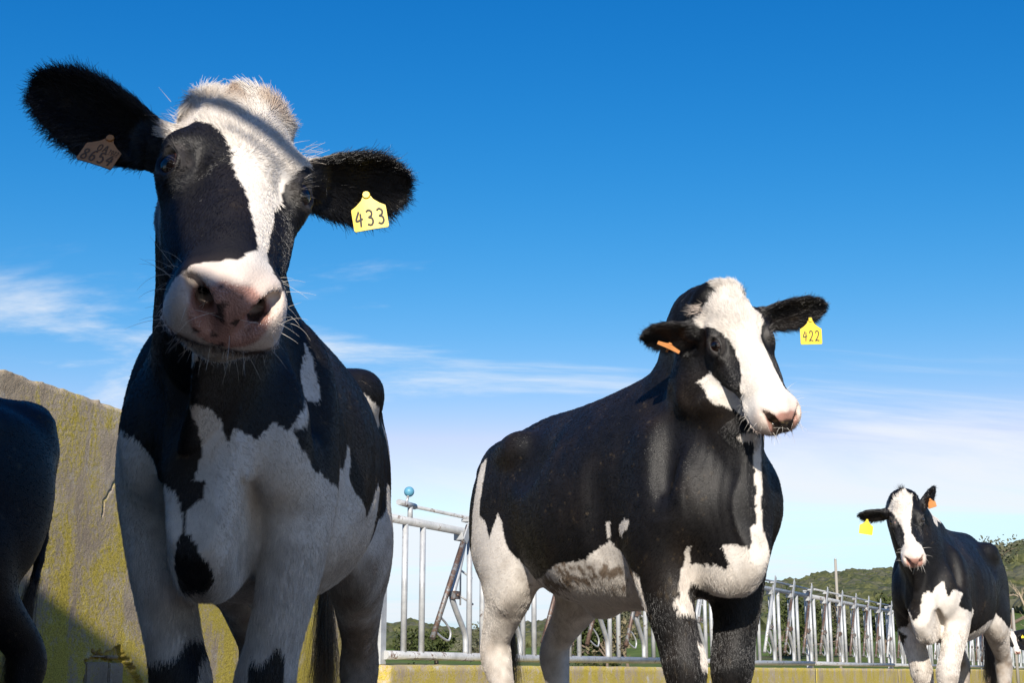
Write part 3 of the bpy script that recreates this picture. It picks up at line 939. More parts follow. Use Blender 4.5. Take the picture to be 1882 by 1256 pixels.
def coat_C(P, H, S):
    Q = P / S + jit(P, 0.008, 24)
    Hj = H + jit(H + 5.0, 0.005, 40.0)
    head = (np.abs(H[:, 1]) < .15) & (H[:, 2] > -.23) & (H[:, 0] > -.27) & (P[:, 0] / S > .3)
    s = Hj[:, 0]
    yl = np.interp(s, [-.20, -.165, -.14, -.09, .0, .06, .12, .19, .23], [.0, -.05, -.085, -.10, -.065, -.045, -.038, -.050, -.3])
    yr = np.interp(s, [-.20, -.16, -.12, -.05, .04, .12, .19, .25], [.03, .055, .06, .042, .018, .010, .03, .3])
    fw = (Hj[:, 1] > yl) & (Hj[:, 1] < yr) & (H[:, 2] > -.088)
    earz = (np.abs(H[:, 1]) > .112) & (H[:, 0] < -.02)
    w = np.zeros(len(P))
    w[head] = (fw & ~earz)[head]
    x, y, z = Q[:, 0], Q[:, 1], Q[:, 2]
    b = (x > -.15) & in_poly(y, z, [(.03, .91), (.06, .935), (.09, .93), (.115, .97), (.15, 1.0), (.165, .90), (.19, .945), (.225, .93), (.20, .86), (.215, .84), (.30, .78), (.3, -.1), (-.3, -.1), (-.3, .70),
                                    (-.14, .73), (-.12, .80), (-.07, .83), (-.04, .76), (.0, .80)])
    b |= (x <= -.15) & (z < .74 + .05 * np.sin(x * 9)) & (x > -.8)
    b |= (x < -.7) & (z < .80 + .05 * np.sin(x * 14))
    b |= (x > .0) & (x < .2) & (z > 1.28) & (np.abs(y - .03) < .06)
    b &= ~((x > -.1) & (y < -.02) & (fbm(P, 9, 2, 2.0) > .13))
    w[~head] = b[~head]
    return w


def coat_D(P, H, S):
    Hj = H + jit(H + 5.0, 0.006, 40.0)
    head = (np.abs(H[:, 1]) < .15) & (H[:, 2] > -.23) & (H[:, 0] > -.27) & (P[:, 0] / S > .2)
    w = np.zeros(len(P))
    s = Hj[:, 0]
    fw = (np.abs(Hj[:, 1]) < np.interp(s, [-.2, -.1, .0, .15, .22], [.03, .07, .055, .045, .3])) & (H[:, 2] > -.12)
    w[head] = (fw & (np.abs(H[:, 1]) < .11))[head]
    z = P[:, 2] / S
    w[~head] = (z < .55)[~head]
    return w


def coat_E(P, H, S):
    return (P[:, 2] / S < .30) * 0.0


def muzzle_skin(H):
    """bare skin of the nose: 0..1"""
    q = ((H[:, 1]) / .055) ** 2 + ((H[:, 2] + .038) / .047) ** 2
    return smooth01(H[:, 0], .285, .300) * (1 - smooth01(q, .85, 1.15))


BLACK = np.array([.0058, .0050, .0050])
WHITE = np.array([.69, .635, .57])


def coat_colour(cow, P):
    """colour of the coat and bare-skin mask at cow-local points"""
    S = cow.S
    H = cow.to_head(P)
    w = cow.sp['coat'](P, H, S)
    n1 = fbm(P, 60, 2, 11.0); n2 = fbm(P, 6, 3, 23.0); n3 = fbm(P, 22, 3, 31.0)
    white = WHITE[None] * (1 + .22 * n1[:, None] + .12 * n2[:, None])
    black = BLACK[None] * (1 + .9 * n1[:, None] + .8 * n3[:, None])
    black = black + np.array([.010, .006, .003])[None] * np.clip(n2 * 3, 0, 1)[:, None]
    # muck, dust and stains on legs and belly
    z = P[:, 2] / S; x = P[:, 0] / S
    inhead = (H[:, 0] > -.27) & (H[:, 2] > -.25) & (np.abs(H[:, 1]) < .2) & (x > .2)
    d = np.clip((.74 - z) / .5, 0, 1) * .55 * (x > -.9) + np.clip((.95 - z) / .5, 0, 1) * .85 * (x <= -.85)
    d = np.clip(d * cow.sp.get('dirt', 1.0) + n3 * .8 * (z < .85) + n2 * .5 * (z < .9), 0, .85)
    d *= ~inhead
    bz = cow.sp.get('belly_dirt', 0)
    if bz:
        d = np.maximum(d, .9 * bz * smooth01(n2 * .5 + n3 * .8 + n1 * .7 - (np.abs(z - .735) - .035) * 6, .0, .22) * (np.abs(x + .45) < .42))
    dirt = np.array([.125, .082, .048])[None] * (1 + .7 * n1[:, None] + .6 * n3[:, None])
    white = white * (1 - d[:, None]) + dirt * d[:, None]
    # yellowed hair on the poll
    if cow.sp.get('poll_stain'):
        ps = smooth01(-H[:, 0], .10, .20) * smooth01(n3 + .5 * n2, -.02, .2) * inhead * .8
        white = white * (1 - ps[:, None]) + np.array([.36, .235, .14])[None] * ps[:, None]
    wd = np.clip((.55 - z) * 3, 0, .55) * smooth01(n3, -.05, .2) * ~inhead * cow.sp.get('dirt', 1.0)
    black = black * (1 - wd[:, None]) + np.array([.035, .023, .014])[None] * wd[:, None]
    # flecks of straw and dung dust
    fl = smooth01(fbm(P, 85, 2, 13.0) + .35 * n2, .29, .36) * .42 * np.where(inhead, .25, 1.0)
    black = black * (1 - fl[:, None]) + np.array([.11, .080, .045])[None] * fl[:, None]
    white = white * (1 - .4 * fl[:, None]) + np.array([.30, .22, .13])[None] * .4 * fl[:, None]
    col = black * (1 - w[:, None]) + white * w[:, None]
    # nose
    sk = muzzle_skin(H) * inhead
    pink = np.array([.40, .215, .170])[None] * (1 + .35 * n3[:, None] + .2 * n1[:, None])
    sp_ = smooth01(fbm(H, 75, 2, 9.0) + .55 * fbm(H, 26, 2, 3.0), cow.sp.get('spots', .20), cow.sp.get('spots', .20) + .06)
    pink = pink * (1 - .9 * sp_[:, None]) + np.array([.02, .015, .014])[None] * .9 * sp_[:, None]
    if cow.sp.get('dark_nose'):
        dk = np.clip((1.15 - (H[:, 1] / .040) ** 2 - ((H[:, 2] + .05) / .038) ** 2) * 3, 0, 1) * .95
        dkc = np.array([.035, .028, .022])[None] + np.array([.16, .12, .05])[None] * smooth01(fbm(H, 140, 2, 1.0), .04, .16)[:, None] * smooth01(H[:, 2], -.062, -.035)[:, None]
        pink = pink * (1 - dk[:, None]) + dkc * dk[:, None]
    col = col * (1 - sk[:, None]) + pink * sk[:, None]
    # pinkish thin-haired rim round nose and mouth line
    rim = smooth01(H[:, 0], .25, .30) * (1 - sk) * smooth01(.075 - np.abs(H[:, 2] + .04), 0, .03) * .45 * inhead
    col = col * (1 - rim[:, None]) + np.array([.50, .34, .27])[None] * rim[:, None] * np.clip(w, .08, 1)[:, None]
    # greyer lids, dark seam of the mouth
    for y in (-1, 1):
        q = np.linalg.norm(H - (np.array(EYE_C) * [1, y, 1] + unit(np.array(EYE_D) * [1, y, 1]) * .018), axis=1)
        ring = (1 - smooth01(np.abs(q - .027), .003, .010)) * inhead * .5
        col = col * (1 - ring[:, None]) + np.array([.075, .066, .060])[None] * ring[:, None] * (1 + 1.2 * n1[:, None])
    zm = np.interp(H[:, 0], [.18, .25, .303, .324], [-.092, -.099, -.098, -.092])
    seam = (1 - smooth01(np.abs(H[:, 2] - zm), .003, .008)) * smooth01(H[:, 0], .17, .20) * inhead * .9
    col = col * (1 - seam[:, None]) + np.array([.05, .030, .024])[None] * seam[:, None]
    return np.clip(col, 0.002, .9), sk, w, H, inhead


# ------------------------------------------------------------------ cow materials
def nodes(mat):
    mat.use_nodes = True
    nt = mat.node_tree
    return nt, nt.nodes, nt.links, nt.nodes["Principled BSDF"]


def mat_hide():
    m = bpy.data.materials.new("cow_hide")
    nt, N, L, b = nodes(m)
    a = N.new("ShaderNodeAttribute"); a.attribute_name = "Coat"
    L.new(a.outputs["Color"], b.inputs["Base Color"])
    k = N.new("ShaderNodeAttribute"); k.attribute_name = "Skin"
    r = N.new("ShaderNodeMapRange"); r.inputs["To Min"].default_value = 0.55; r.inputs["To Max"].default_value = 0.17
    L.new(k.outputs["Fac"], r.inputs["Value"])
    L.new(r.outputs[0], b.inputs["Roughness"])
    b.inputs["Specular IOR Level"].default_value = 0.32
    tc = N.new("ShaderNodeTexCoord")
    n = N.new("ShaderNodeTexNoise"); n.inputs["Scale"].default_value = 230; n.inputs["Detail"].default_value = 3
    L.new(tc.outputs["Object"], n.inputs["Vector"])
    vo = N.new("ShaderNodeTexVoronoi"); vo.inputs["Scale"].default_value = 320
    L.new(tc.outputs["Object"], vo.inputs["Vector"])
    hm = N.new("ShaderNodeMix"); hm.data_type = 'FLOAT'
    L.new(k.outputs["Fac"], hm.inputs["Factor"]); L.new(n.outputs["Fac"], hm.inputs["A"]); L.new(vo.outputs["Distance"], hm.inputs["B"])
    bp = N.new("ShaderNodeBump"); bp.inputs["Strength"].default_value = 0.40; bp.inputs["Distance"].default_value = 0.003
    L.new(hm.outputs["Result"], bp.inputs["Height"])
    L.new(bp.outputs[0], b.inputs["Normal"])
    return m


def mat_hair():
    m = bpy.data.materials.new("cow_hair")
    nt, N, L, b = nodes(m)
    a = N.new("ShaderNodeAttribute"); a.attribute_name = "Coat"
    L.new(a.outputs["Color"], b.inputs["Base Color"])
    b.inputs["Roughness"].default_value = 0.28
    b.inputs["Specular IOR Level"].default_value = 0.50
    return m


def mat_simple(name, col, rough=0.5, spec=0.5, metal=0.0):
    m = bpy.data.materials.new(name)
    nt, N, L, b = nodes(m)
    b.inputs["Base Color"].default_value = (*col, 1)
    b.inputs["Roughness"].default_value = rough
    b.inputs["Specular IOR Level"].default_value = spec
    b.inputs["Metallic"].default_value = metal
    return m


def mat_eye():
    m = bpy.data.materials.new("cow_eye")
    nt, N, L, b = nodes(m)
    tc = N.new("ShaderNodeTexCoord")
    mp = N.new("ShaderNodeMapping"); mp.inputs["Scale"].default_value = (38, 60, 1)   # wide pupil
    L.new(tc.outputs["Object"], mp.inputs[0])
    sp = N.new("ShaderNodeSeparateXYZ"); L.new(mp.outputs[0], sp.inputs[0])
    c2 = N.new("ShaderNodeCombineXYZ"); L.new(sp.outputs["X"], c2.inputs["X"]); L.new(sp.outputs["Y"], c2.inputs["Y"])
    ln = N.new("ShaderNodeVectorMath"); ln.operation = 'LENGTH'; L.new(c2.outputs[0], ln.inputs[0])
    cr = N.new("ShaderNodeValToRGB")
    e = cr.color_ramp.elements
    e[0].position = 0.0; e[0].color = (.002, .002, .003, 1)
    e[1].position = 1.0; e[1].color = (.30, .19, .17, 1)
    for p, c in ((.42, (.003, .002, .002, 1)), (.50, (.010, .005, .003, 1)), (.74, (.008, .004, .003, 1)), (.84, (.05, .022, .018, 1))):
        q = e.new(p); q.color = c
    L.new(ln.outputs["Value"], cr.inputs[0])
    L.new(cr.outputs[0], b.inputs["Base Color"])
    b.inputs["Roughness"].default_value = 0.04
    b.inputs["Specular IOR Level"].default_value = 0.5
    b.inputs["Coat Weight"].default_value = 0.1
    return m


# ------------------------------------------------------------------ fur
def hair_curves(name, cow_root, roots, dirs0, dirs1, length, col, r0, r1, mat, npt=4):
    n = len(roots)
    c = bpy.data.hair_curves.new(name)
    c.add_curves([npt] * n)
    t = np.linspace(0, 1, npt)
    P = np.zeros((n, npt, 3), np.float32)
    P[:, 0] = roots
    pos = np.array(roots, float)
    for i in range(1, npt):
        tt = t[i]
        d = dirs0 * (1 - tt) + dirs1 * tt
        d /= np.linalg.norm(d, axis=1)[:, None] + 1e-9
        pos = pos + d * (length / (npt - 1))[:, None]
        P[:, i] = pos
    c.attributes["position"].data.foreach_set("vector", P.ravel())
    ra = c.attributes.get("radius") or c.attributes.new("radius", 'FLOAT', 'POINT')
    rr = (r0 + (r1 - r0) * t)[None].repeat(n, 0).astype(np.float32)
    ra.data.foreach_set("value", rr.ravel())
    ca = c.attributes.new("Coat", 'FLOAT_COLOR', 'CURVE')
    ca.data.foreach_set("color", np.column_stack([col, np.ones(n)]).astype(np.float32).ravel())
    c.materials.append(mat)
    o = bpy.data.objects.new(name, c)
    link(o, cow_root)
    return o


def sample_mesh(V, Q, N, weight_fn, count, rng):
    T = np.vstack([Q[:, [0, 1, 2]], Q[:, [0, 2, 3]]])
    a, b, c = V[T[:, 0]], V[T[:, 1]], V[T[:, 2]]
    area = .5 * np.linalg.norm(np.cross(b - a, c - a), axis=1)
    cen = (a + b + c) / 3
    w = area * weight_fn(cen, N[T[:, 0]])
    cdf = np.cumsum(w); tot = cdf[-1]
    k = np.searchsorted(cdf, rng.random(count) * tot)
    k = np.clip(k, 0, len(T) - 1)
    u = rng.random(count); v = rng.random(count)
    f = u + v > 1
    u[f] = 1 - u[f]; v[f] = 1 - v[f]
    p = a[k] + (b[k] - a[k]) * u[:, None] + (c[k] - a[k]) * v[:, None]
    n = N[T[k, 0]] * (1 - u - v)[:, None] + N[T[k, 1]] * u[:, None] + N[T[k, 2]] * v[:, None]
    n /= np.linalg.norm(n, axis=1)[:, None] + 1e-9
    return p, n


def grow_fur(cow, root, mat, count, rad):
    rng = np.random.default_rng(cow.sp.get('seed', 3))
    S, hM = cow.S, cow.hM
    camp = cow.Rw.T @ (np.array([0, 0, CAM_Z]) - cow.loc)
    ears = cow.ears()

    def zones(P):
        H = cow.to_head(P)
        head = (H[:, 0] > -.30) & (H[:, 2] > -.24) & (np.abs(H[:, 1]) < .36) & (P[:, 0] / S > .12) & (H[:, 0] < .38)
        earw = np.zeros(len(P)); eidx = np.full(len(P), -1)
        for i, e in enumerate(ears):
            q = P - e['base']
            l = q @ e['d'] / e['L']
            off = np.linalg.norm(q - np.outer(q @ e['d'], e['d']), axis=1)
            m = (l > .10) & (l < 1.15) & (off < 1.35 * e['W']) & (H[:, 1] * e['y'] > .085)
            earw[m] = 1; eidx[m] = i
        return H, head, earw > 0, eidx

    def weight(P, N):
        H, head, ear, _ = zones(P)
        w = np.where(ear, cow.sp.get('ear_density', 3.0), np.where(head, cow.sp.get('head_density', 3.5), 1.0))
        w = w * (1 - .97 * muzzle_skin(H) * head)
        v = camp - P; v /= np.linalg.norm(v, axis=1)[:, None]
        w = w * np.where((v * N).sum(1) > -.30, 1.0, .22)       # thinner where the far side is
        w = w * np.where(P[:, 2] / S < .25, .25, 1.0)
        # keep hair off the eyes and out of the nostrils
        for y in (-1, 1):
            w = w * (np.linalg.norm((H - (np.array(EYE_C) * [1, y, 1] + unit(np.array(EYE_D) * [1, y, 1]) * .018)) * head[:, None] + 9 * ~head[:, None], axis=1) > .0245)
            w = w * (np.linalg.norm((H - np.array((.316, y * .038, -.032))) * head[:, None] + 9 * ~head[:, None], axis=1) > .017)
        return w

    P, N = sample_mesh(cow.V, cow.Q, cow.N, weight, count, rng)
    H, head, ear, eidx = zones(P)
    col, sk, w, _, _ = coat_colour(cow, P)
    n = len(P)
    flow = np.tile(np.array([-.85, 0, -.5]), (n, 1))
    z = P[:, 2] / S; x = P[:, 0] / S
    legs = np.clip((.80 - z) / .15, 0, 1)[:, None]
    flow = flow * (1 - legs) + np.array([0.05, 0, -1.0]) * legs
    # head: whorl on the forehead
    sgn = np.tanh((H[:, 0] - .03) / .035)
    hl = np.column_stack([np.where(sgn < 0, sgn * .9, sgn), H[:, 1] / .07 * (1 - .45 * np.abs(sgn)), -.6 * smooth01(np.abs(H[:, 1]), .06, .1)])
    hf = hl @ hM.T
    only = head & ~ear
    flow[only] = hf[only]
    for i, e in enumerate(ears):
        m = ear & (eidx == i)
        q = P[m] - e['base']
        lat = q @ e['side'] / e['W']
        flow[m] = e['d'] * .75 + e['side'][None] * lat[:, None] * .9 + np.array([0, 0, -.15])
    flow += rng.normal(0, .16, flow.shape) + .5 * np.column_stack([fbm(P, 18, 2, 5.0), fbm(P, 14, 2, 15.0), fbm(P, 14, 2, 25.0)])
    pl = (only * smooth01(-H[:, 0], .02, .14) * (w > .3))[:, None]
    flow += pl * 3.2 * np.column_stack([fbm(P, 24, 2, 55.0), fbm(P, 24, 2, 65.0), fbm(P, 24, 2, 75.0)])
    tang = flow - N * (flow * N).sum(1)[:, None]
    tang /= np.linalg.norm(tang, axis=1)[:, None] + 1e-9
    L = np.full(n, .0095)
    lift = np.full(n, .17)
    L = np.where(z < .82, .0095 + .010 * smooth01(.78 - z, 0, .12) * (x < .3) * (x > -1.0) * (np.abs(P[:, 1]) < .25 * S), L)
    L[only] = .0085
    fo = smooth01(-H[:, 0], -.03, .06) * only
    white_long = cow.sp.get('forelock', 1.0)
    L = L + fo * .010 * white_long * (w > .5) + only * smooth01(-H[:, 0], .13, .20) * .012 * white_long * (np.abs(H[:, 1]) < .11)
    lift = lift + fo * .10 * (w > .5) + only * smooth01(-H[:, 0], .13, .2) * .12
    mz = smooth01(H[:, 0], .20, .26) * only
    L = L * (1 - mz) + .0045 * mz
    chin = only & (H[:, 2] < -.085) & (H[:, 0] > .18)
    L[chin] = .006 + .012 * rng.random(chin.sum()) ** 3
    lift[chin] = .4
    L[ear] = .011 + .014 * rng.random(ear.sum()) ** 2
    lift[ear] = .28
    for i, e in enumerate(ears):
        m = ear & (eidx == i)
        q = P[m] - e['base']
        lat = np.abs(q @ e['side']) / e['W']
        L[m] += .014 * smooth01(lat, .6, 1.0) * rng.random(m.sum())
    poll = only * smooth01(-H[:, 0], .06, .16) * (w > .3)
    L = L * (1 - poll) + L * np.clip(.9 + 2.6 * fbm(P, 26, 2, 8.0), .35, 2.0) * poll
    L *= (.7 + .6 * rng.random(n)) * cow.sp.get('fur_len', 1.0)
    d0 = tang * (1 - lift)[:, None] + N * (lift + .13)[:, None]
    d1 = tang * 1.0 + N * (lift * .35)[:, None] + rng.normal(0, .10, tang.shape)
    d1[:, 2] -= .12
    d0 /= np.linalg.norm(d0, axis=1)[:, None]; d1 /= np.linalg.norm(d1, axis=1)[:, None]
    col = col * (.75 + .5 * rng.random(n))[:, None]
    o = hair_curves("coat_hair", root, P - N * .001, d0, d1, L, col, rad, rad * .35, mat)
    tag(o, kind="stuff")
    return o


def grow_strands(cow, root, mat):
    """whiskers, lashes, stray locks on the poll, the tail switch"""
    rng = np.random.default_rng(77)
    R0, D0, D1, LL, CC = [], [], [], [], []
    hM = cow.hM

    def add(p, d0, d1, l, c):
        R0.append(p); D0.append(unit(d0)); D1.append(unit(d1)); LL.append(l); CC.append(c)
    Hh = cow.to_head(cow.V)
    lip = np.where((Hh[:, 0] > .18) & (Hh[:, 0] < .34) & (Hh[:, 2] < -.035) & (Hh[:, 2] > -.16) & (np.abs(Hh[:, 1]) < .1))[0]
    for i in rng.choice(lip, cow.sp.get('whiskers', 110)):
        nrm = cow.N[i]
        d = nrm + rng.normal(0, .25, 3); d2 = d + np.array([0, 0, -.7]) + rng.normal(0, .3, 3)
        low = Hh[i, 2] < -.08
        add(cow.V[i], d, d2, (.018 + .03 * rng.random()) * (1.0 if low else 1.25), np.array([.62, .58, .52]) * (.7 + .4 * rng.random()))
    for y in (-1, 1):
        ed = unit(np.array(EYE_D) * [1, y, 1]); es = unit(np.array((1., 0, -.12)) - ed * np.dot(ed, (1., 0, -.12))); ev = np.cross(ed, es)
        sg = 1 if ev[2] > 0 else -1
        ec = np.array(EYE_C) * [1, y, 1]
        for k in range(36):
            u = rng.uniform(-.024, .024)
            p = ec + es * u + ev * sg * (.0165 * (1 - (u / .030) ** 2) + .001) + ed * .018
            d = ed * .9 + ev * sg * .25 + es * (u / .024 * .5) + rng.normal(0, .12, 3)
            g = .02 if rng.random() < .55 else .22
            add(cow.H(p), hM @ d, hM @ (d - ev * sg * .5), .020 + .010 * rng.random(), np.array([g, g * .92, g * .85]))
    for (s0, y0, z0, dx, cnt, ln, colr) in cow.sp.get('locks', []):
        for k in range(cnt):
            p = np.array([s0, y0, z0]) + rng.normal(0, .010, 3)
            d = np.array(dx) + rng.normal(0, .22, 3)
            d2 = d + np.array([.8, 0, .2]) * rng.uniform(-.4, 1.2)
            add(cow.H(p), hM @ d, hM @ d2, ln * (.5 + .6 * rng.random()), np.array(colr) * (.7 + .5 * rng.random()))
    a, b = cow.tail_end
    if cow.sp.get('switch', True):
        tc = np.array(cow.sp.get('switch_col', (.11, .072, .042)))
        for k in range(1500):
            t = rng.random()
            p = a + (b - a) * (.25 + .75 * t) + rng.normal(0, .010, 3)
            d = unit(b - a) + rng.normal(0, .12, 3)
            add(p, d, np.array([rng.normal(0, .10), rng.normal(0, .10), -1]), .22 + .22 * rng.random(), tc * (.5 + 1.0 * rng.random()))
    o = hair_curves("long_hair", root, np.array(R0), np.array(D0), np.array(D1), np.array(LL), np.array(CC), cow.sp.get('strand_r', .00032), .0001, mat, npt=6)
    tag(o, kind="stuff")
# ------------------------------------------------------------------ materials of the place
def tex(N, L, kind, scale, vec, **kw):
    n = N.new(kind)
    n.inputs["Scale"].default_value = scale
    for k, v in kw.items():
        n.inputs[k].default_value = v
    if vec is not None: L.new(vec, n.inputs["Vector"])
    return n


def ramp(N, L, src, stops):
    r = N.new("ShaderNodeValToRGB")
    e = r.color_ramp.elements
    while len(e) < len(stops): e.new(0.5)
    for i, (p, c) in enumerate(stops):
        e[i].position = p
        e[i].color = (*c, 1) if len(c) == 3 else c
    L.new(src, r.inputs[0])
    return r


def mixc(N, L, f, a, b, mode='MIX'):
    m = N.new("ShaderNodeMix"); m.data_type = 'RGBA'; m.blend_type = mode
    for sock, v in (("Factor", f), ("A", a), ("B", b)):
        if hasattr(v, "is_output"): L.new(v, m.inputs[sock])
        else: m.inputs[sock].default_value = v if not isinstance(v, tuple) else (*v, 1)
    return m.outputs["Result"]


def mathn(N, L, op, a, b=0.0):
    m = N.new("ShaderNodeMath"); m.operation = op; m.use_clamp = False
    for i, v in enumerate((a, b)):
        if hasattr(v, "is_output"): L.new(v, m.inputs[i])
        else: m.inputs[i].default_value = v
    return m.outputs[0]


def mat_concrete(name, lichen=0.5, pale=0.0, glow=1.0, crust=.55):
    m = bpy.data.materials.new(name)
    nt, N, L, b = nodes(m)
    tc = N.new("ShaderNodeTexCoord")
    v = tc.outputs["Object"]
    st = N.new("ShaderNodeMapping"); st.inputs["Scale"].default_value = (2.2, 2.2, 1.0); L.new(v, st.inputs[0])
    big = tex(N, L, "ShaderNodeTexNoise", 1.6, v, Detail=6, Roughness=.62)
    streak = tex(N, L, "ShaderNodeTexNoise", 2.2, st.outputs[0], Detail=7, Roughness=.65, Distortion=.4)
    fine = tex(N, L, "ShaderNodeTexNoise", 55, v, Detail=5, Roughness=.7)
    grit = tex(N, L, "ShaderNodeTexNoise", 170, v, Detail=3, Roughness=.7)
    base = ramp(N, L, big.outputs["Fac"], [(.25, (.17 + pale, .130 + .82 * pale, .085 + .6 * pale)), (.5, (.33 + pale, .265 + .82 * pale, .19 + .6 * pale)), (.72, (.47 + pale, .40 + .85 * pale, .32 + .65 * pale))])
    dark = ramp(N, L, streak.outputs["Fac"], [(.30, (.55, .53, .50)), (.55, (1, 1, 1))])
    c = mixc(N, L, 0.75, base.outputs[0], dark.outputs[0], 'MULTIPLY')
    # yellow lichen in ragged, streaky colonies
    lw = mathn(N, L, 'ADD', mathn(N, L, 'MULTIPLY', streak.outputs["Fac"], 0.62), mathn(N, L, 'MULTIPLY', fine.outputs["Fac"], 0.38))
    sep = N.new("ShaderNodeSeparateXYZ"); L.new(v, sep.inputs[0])
    low = N.new("ShaderNodeMapRange"); low.inputs["From Min"].default_value = 1.7; low.inputs["From Max"].default_value = 0.2
    low.inputs["To Min"].default_value = -0.05; low.inputs["To Max"].default_value = 0.07
    L.new(sep.outputs["Z"], low.inputs["Value"])
    lw = mathn(N, L, 'ADD', lw, low.outputs[0])
    lm = ramp(N, L, lw, [(.60 - .2 * lichen, (0, 0, 0)), (.70 - .2 * lichen, (1, 1, 1))])
    lc = ramp(N, L, grit.outputs["Fac"], [(.3, (.20 * glow, .15 * glow, .012)), (.55, (.40 * glow, .31 * glow, .035)), (.75, (.50 * glow, .42 * glow, .10))])
    c = mixc(N, L, mathn(N, L, 'MULTIPLY', lm.outputs[0], .85), c, lc.outputs[0])
    # pale crusts
    pn = tex(N, L, "ShaderNodeTexNoise", 7, v, Detail=6, Roughness=.7)
    pm = ramp(N, L, pn.outputs["Fac"], [(.58, (0, 0, 0)), (.68, (1, 1, 1))])
    c = mixc(N, L, mathn(N, L, 'MULTIPLY', pm.outputs[0], crust), c, (.58, .54, .48))
    sp = ramp(N, L, grit.outputs["Fac"], [(.30, (.45, .43, .40)), (.48, (1, 1, 1))])
    c = mixc(N, L, .7, c, sp.outputs[0], 'MULTIPLY')
    L.new(c, b.inputs["Base Color"])
    b.inputs["Roughness"].default_value = .9
    b.inputs["Specular IOR Level"].default_value = .2
    h = mathn(N, L, 'ADD', mathn(N, L, 'MULTIPLY', fine.outputs["Fac"], .6), mathn(N, L, 'MULTIPLY', grit.outputs["Fac"], .3))
    bp = N.new("ShaderNodeBump"); bp.inputs["Strength"].default_value = .7; bp.inputs["Distance"].default_value = .012
    L.new(h, bp.inputs["Height"]); L.new(bp.outputs[0], b.inputs["Normal"])
    return m


def mat_metal(name, rust=0.0, dark=1.0):
    m = bpy.data.materials.new(name)
    nt, N, L, b = nodes(m)
    tc = N.new("ShaderNodeTexCoord"); v = tc.outputs["Object"]
    gi = N.new("ShaderNodeObjectInfo")
    add = N.new("ShaderNodeVectorMath"); add.operation = 'ADD'
    L.new(v, add.inputs[0]); L.new(gi.outputs["Location"], add.inputs[1])
    n1 = tex(N, L, "ShaderNodeTexNoise", 6, add.outputs[0], Detail=6, Roughness=.65)
    n2 = tex(N, L, "ShaderNodeTexNoise", 40, add.outputs[0], Detail=4, Roughness=.65)
    c = ramp(N, L, n1.outputs["Fac"], [(.3, (.36 * dark, .37 * dark, .38 * dark)), (.6, (.60 * dark, .61 * dark, .61 * dark)), (.75, (.68 * dark, .67 * dark, .64 * dark))]).outputs[0]
    rm = ramp(N, L, mathn(N, L, 'ADD', mathn(N, L, 'MULTIPLY', n1.outputs["Fac"], .6), mathn(N, L, 'MULTIPLY', n2.outputs["Fac"], .4)),
              [(.62 - .3 * rust, (0, 0, 0)), (.68 - .3 * rust, (1, 1, 1))])
    rc = ramp(N, L, n2.outputs["Fac"], [(.3, (.05, .032, .024)), (.6, (.13, .080, .058)), (.8, (.22, .15, .11))])
    c = mixc(N, L, rm.outputs[0], c, rc.outputs[0])
    L.new(c, b.inputs["Base Color"])
    b.inputs["Metallic"].default_value = .25
    b.inputs["Roughness"].default_value = .5
    bp = N.new("ShaderNodeBump"); bp.inputs["Strength"].default_value = .25; bp.inputs["Distance"].default_value = .003
    L.new(n2.outputs["Fac"], bp.inputs["Height"]); L.new(bp.outputs[0], b.inputs["Normal"])
    return m


def mat_leaf(name, cols, scale=3.0, trans=0.0):
    m = bpy.data.materials.new(name)
    nt, N, L, b = nodes(m)
    tc = N.new("ShaderNodeTexCoord")
    n = tex(N, L, "ShaderNodeTexNoise", scale, tc.outputs["Object"], Detail=4, Roughness=.7)
    r = ramp(N, L, n.outputs["Fac"], [(.25, cols[0]), (.5, cols[1]), (.75, cols[2])])
    L.new(r.outputs[0], b.inputs["Base Color"])
    b.inputs["Roughness"].default_value = .75
    b.inputs["Specular IOR Level"].default_value = .25
    return m


def mat_terrain():
    m = bpy.data.materials.new("hill_turf")
    nt, N, L, b = nodes(m)
    tc = N.new("ShaderNodeTexCoord"); v = tc.outputs["Object"]
    n1 = tex(N, L, "ShaderNodeTexNoise", .012, v, Detail=5, Roughness=.6)
    n2 = tex(N, L, "ShaderNodeTexNoise", .35, v, Detail=6, Roughness=.7)
    g = ramp(N, L, n2.outputs["Fac"], [(.3, (.050, .075, .018)), (.55, (.105, .150, .030)), (.75, (.16, .19, .055))])
    d = ramp(N, L, n2.outputs["Fac"], [(.3, (.055, .050, .028)), (.7, (.14, .12, .07))])
    k = ramp(N, L, n1.outputs["Fac"], [(.50, (0, 0, 0)), (.62, (1, 1, 1))])
    L.new(mixc(N, L, k.outputs[0], g.outputs[0], d.outputs[0]), b.inputs["Base Color"])
    b.inputs["Roughness"].default_value = .95
    b.inputs["Specular IOR Level"].default_value = .1
    return m


def mat_yard():
    m = bpy.data.materials.new("yard_mud")
    nt, N, L, b = nodes(m)
    tc = N.new("ShaderNodeTexCoord"); v = tc.outputs["Object"]
    n1 = tex(N, L, "ShaderNodeTexNoise", .8, v, Detail=8, Roughness=.65)
    c = ramp(N, L, n1.outputs["Fac"], [(.3, (.055, .040, .026)), (.55, (.16, .13, .10)), (.75, (.27, .24, .20))])
    L.new(c.outputs[0], b.inputs["Base Color"])
    b.inputs["Roughness"].default_value = .85
    bp = N.new("ShaderNodeBump"); bp.inputs["Strength"].default_value = .6; bp.inputs["Distance"].default_value = .03
    L.new(n1.outputs["Fac"], bp.inputs["Height"]); L.new(bp.outputs[0], b.inputs["Normal"])
    return m


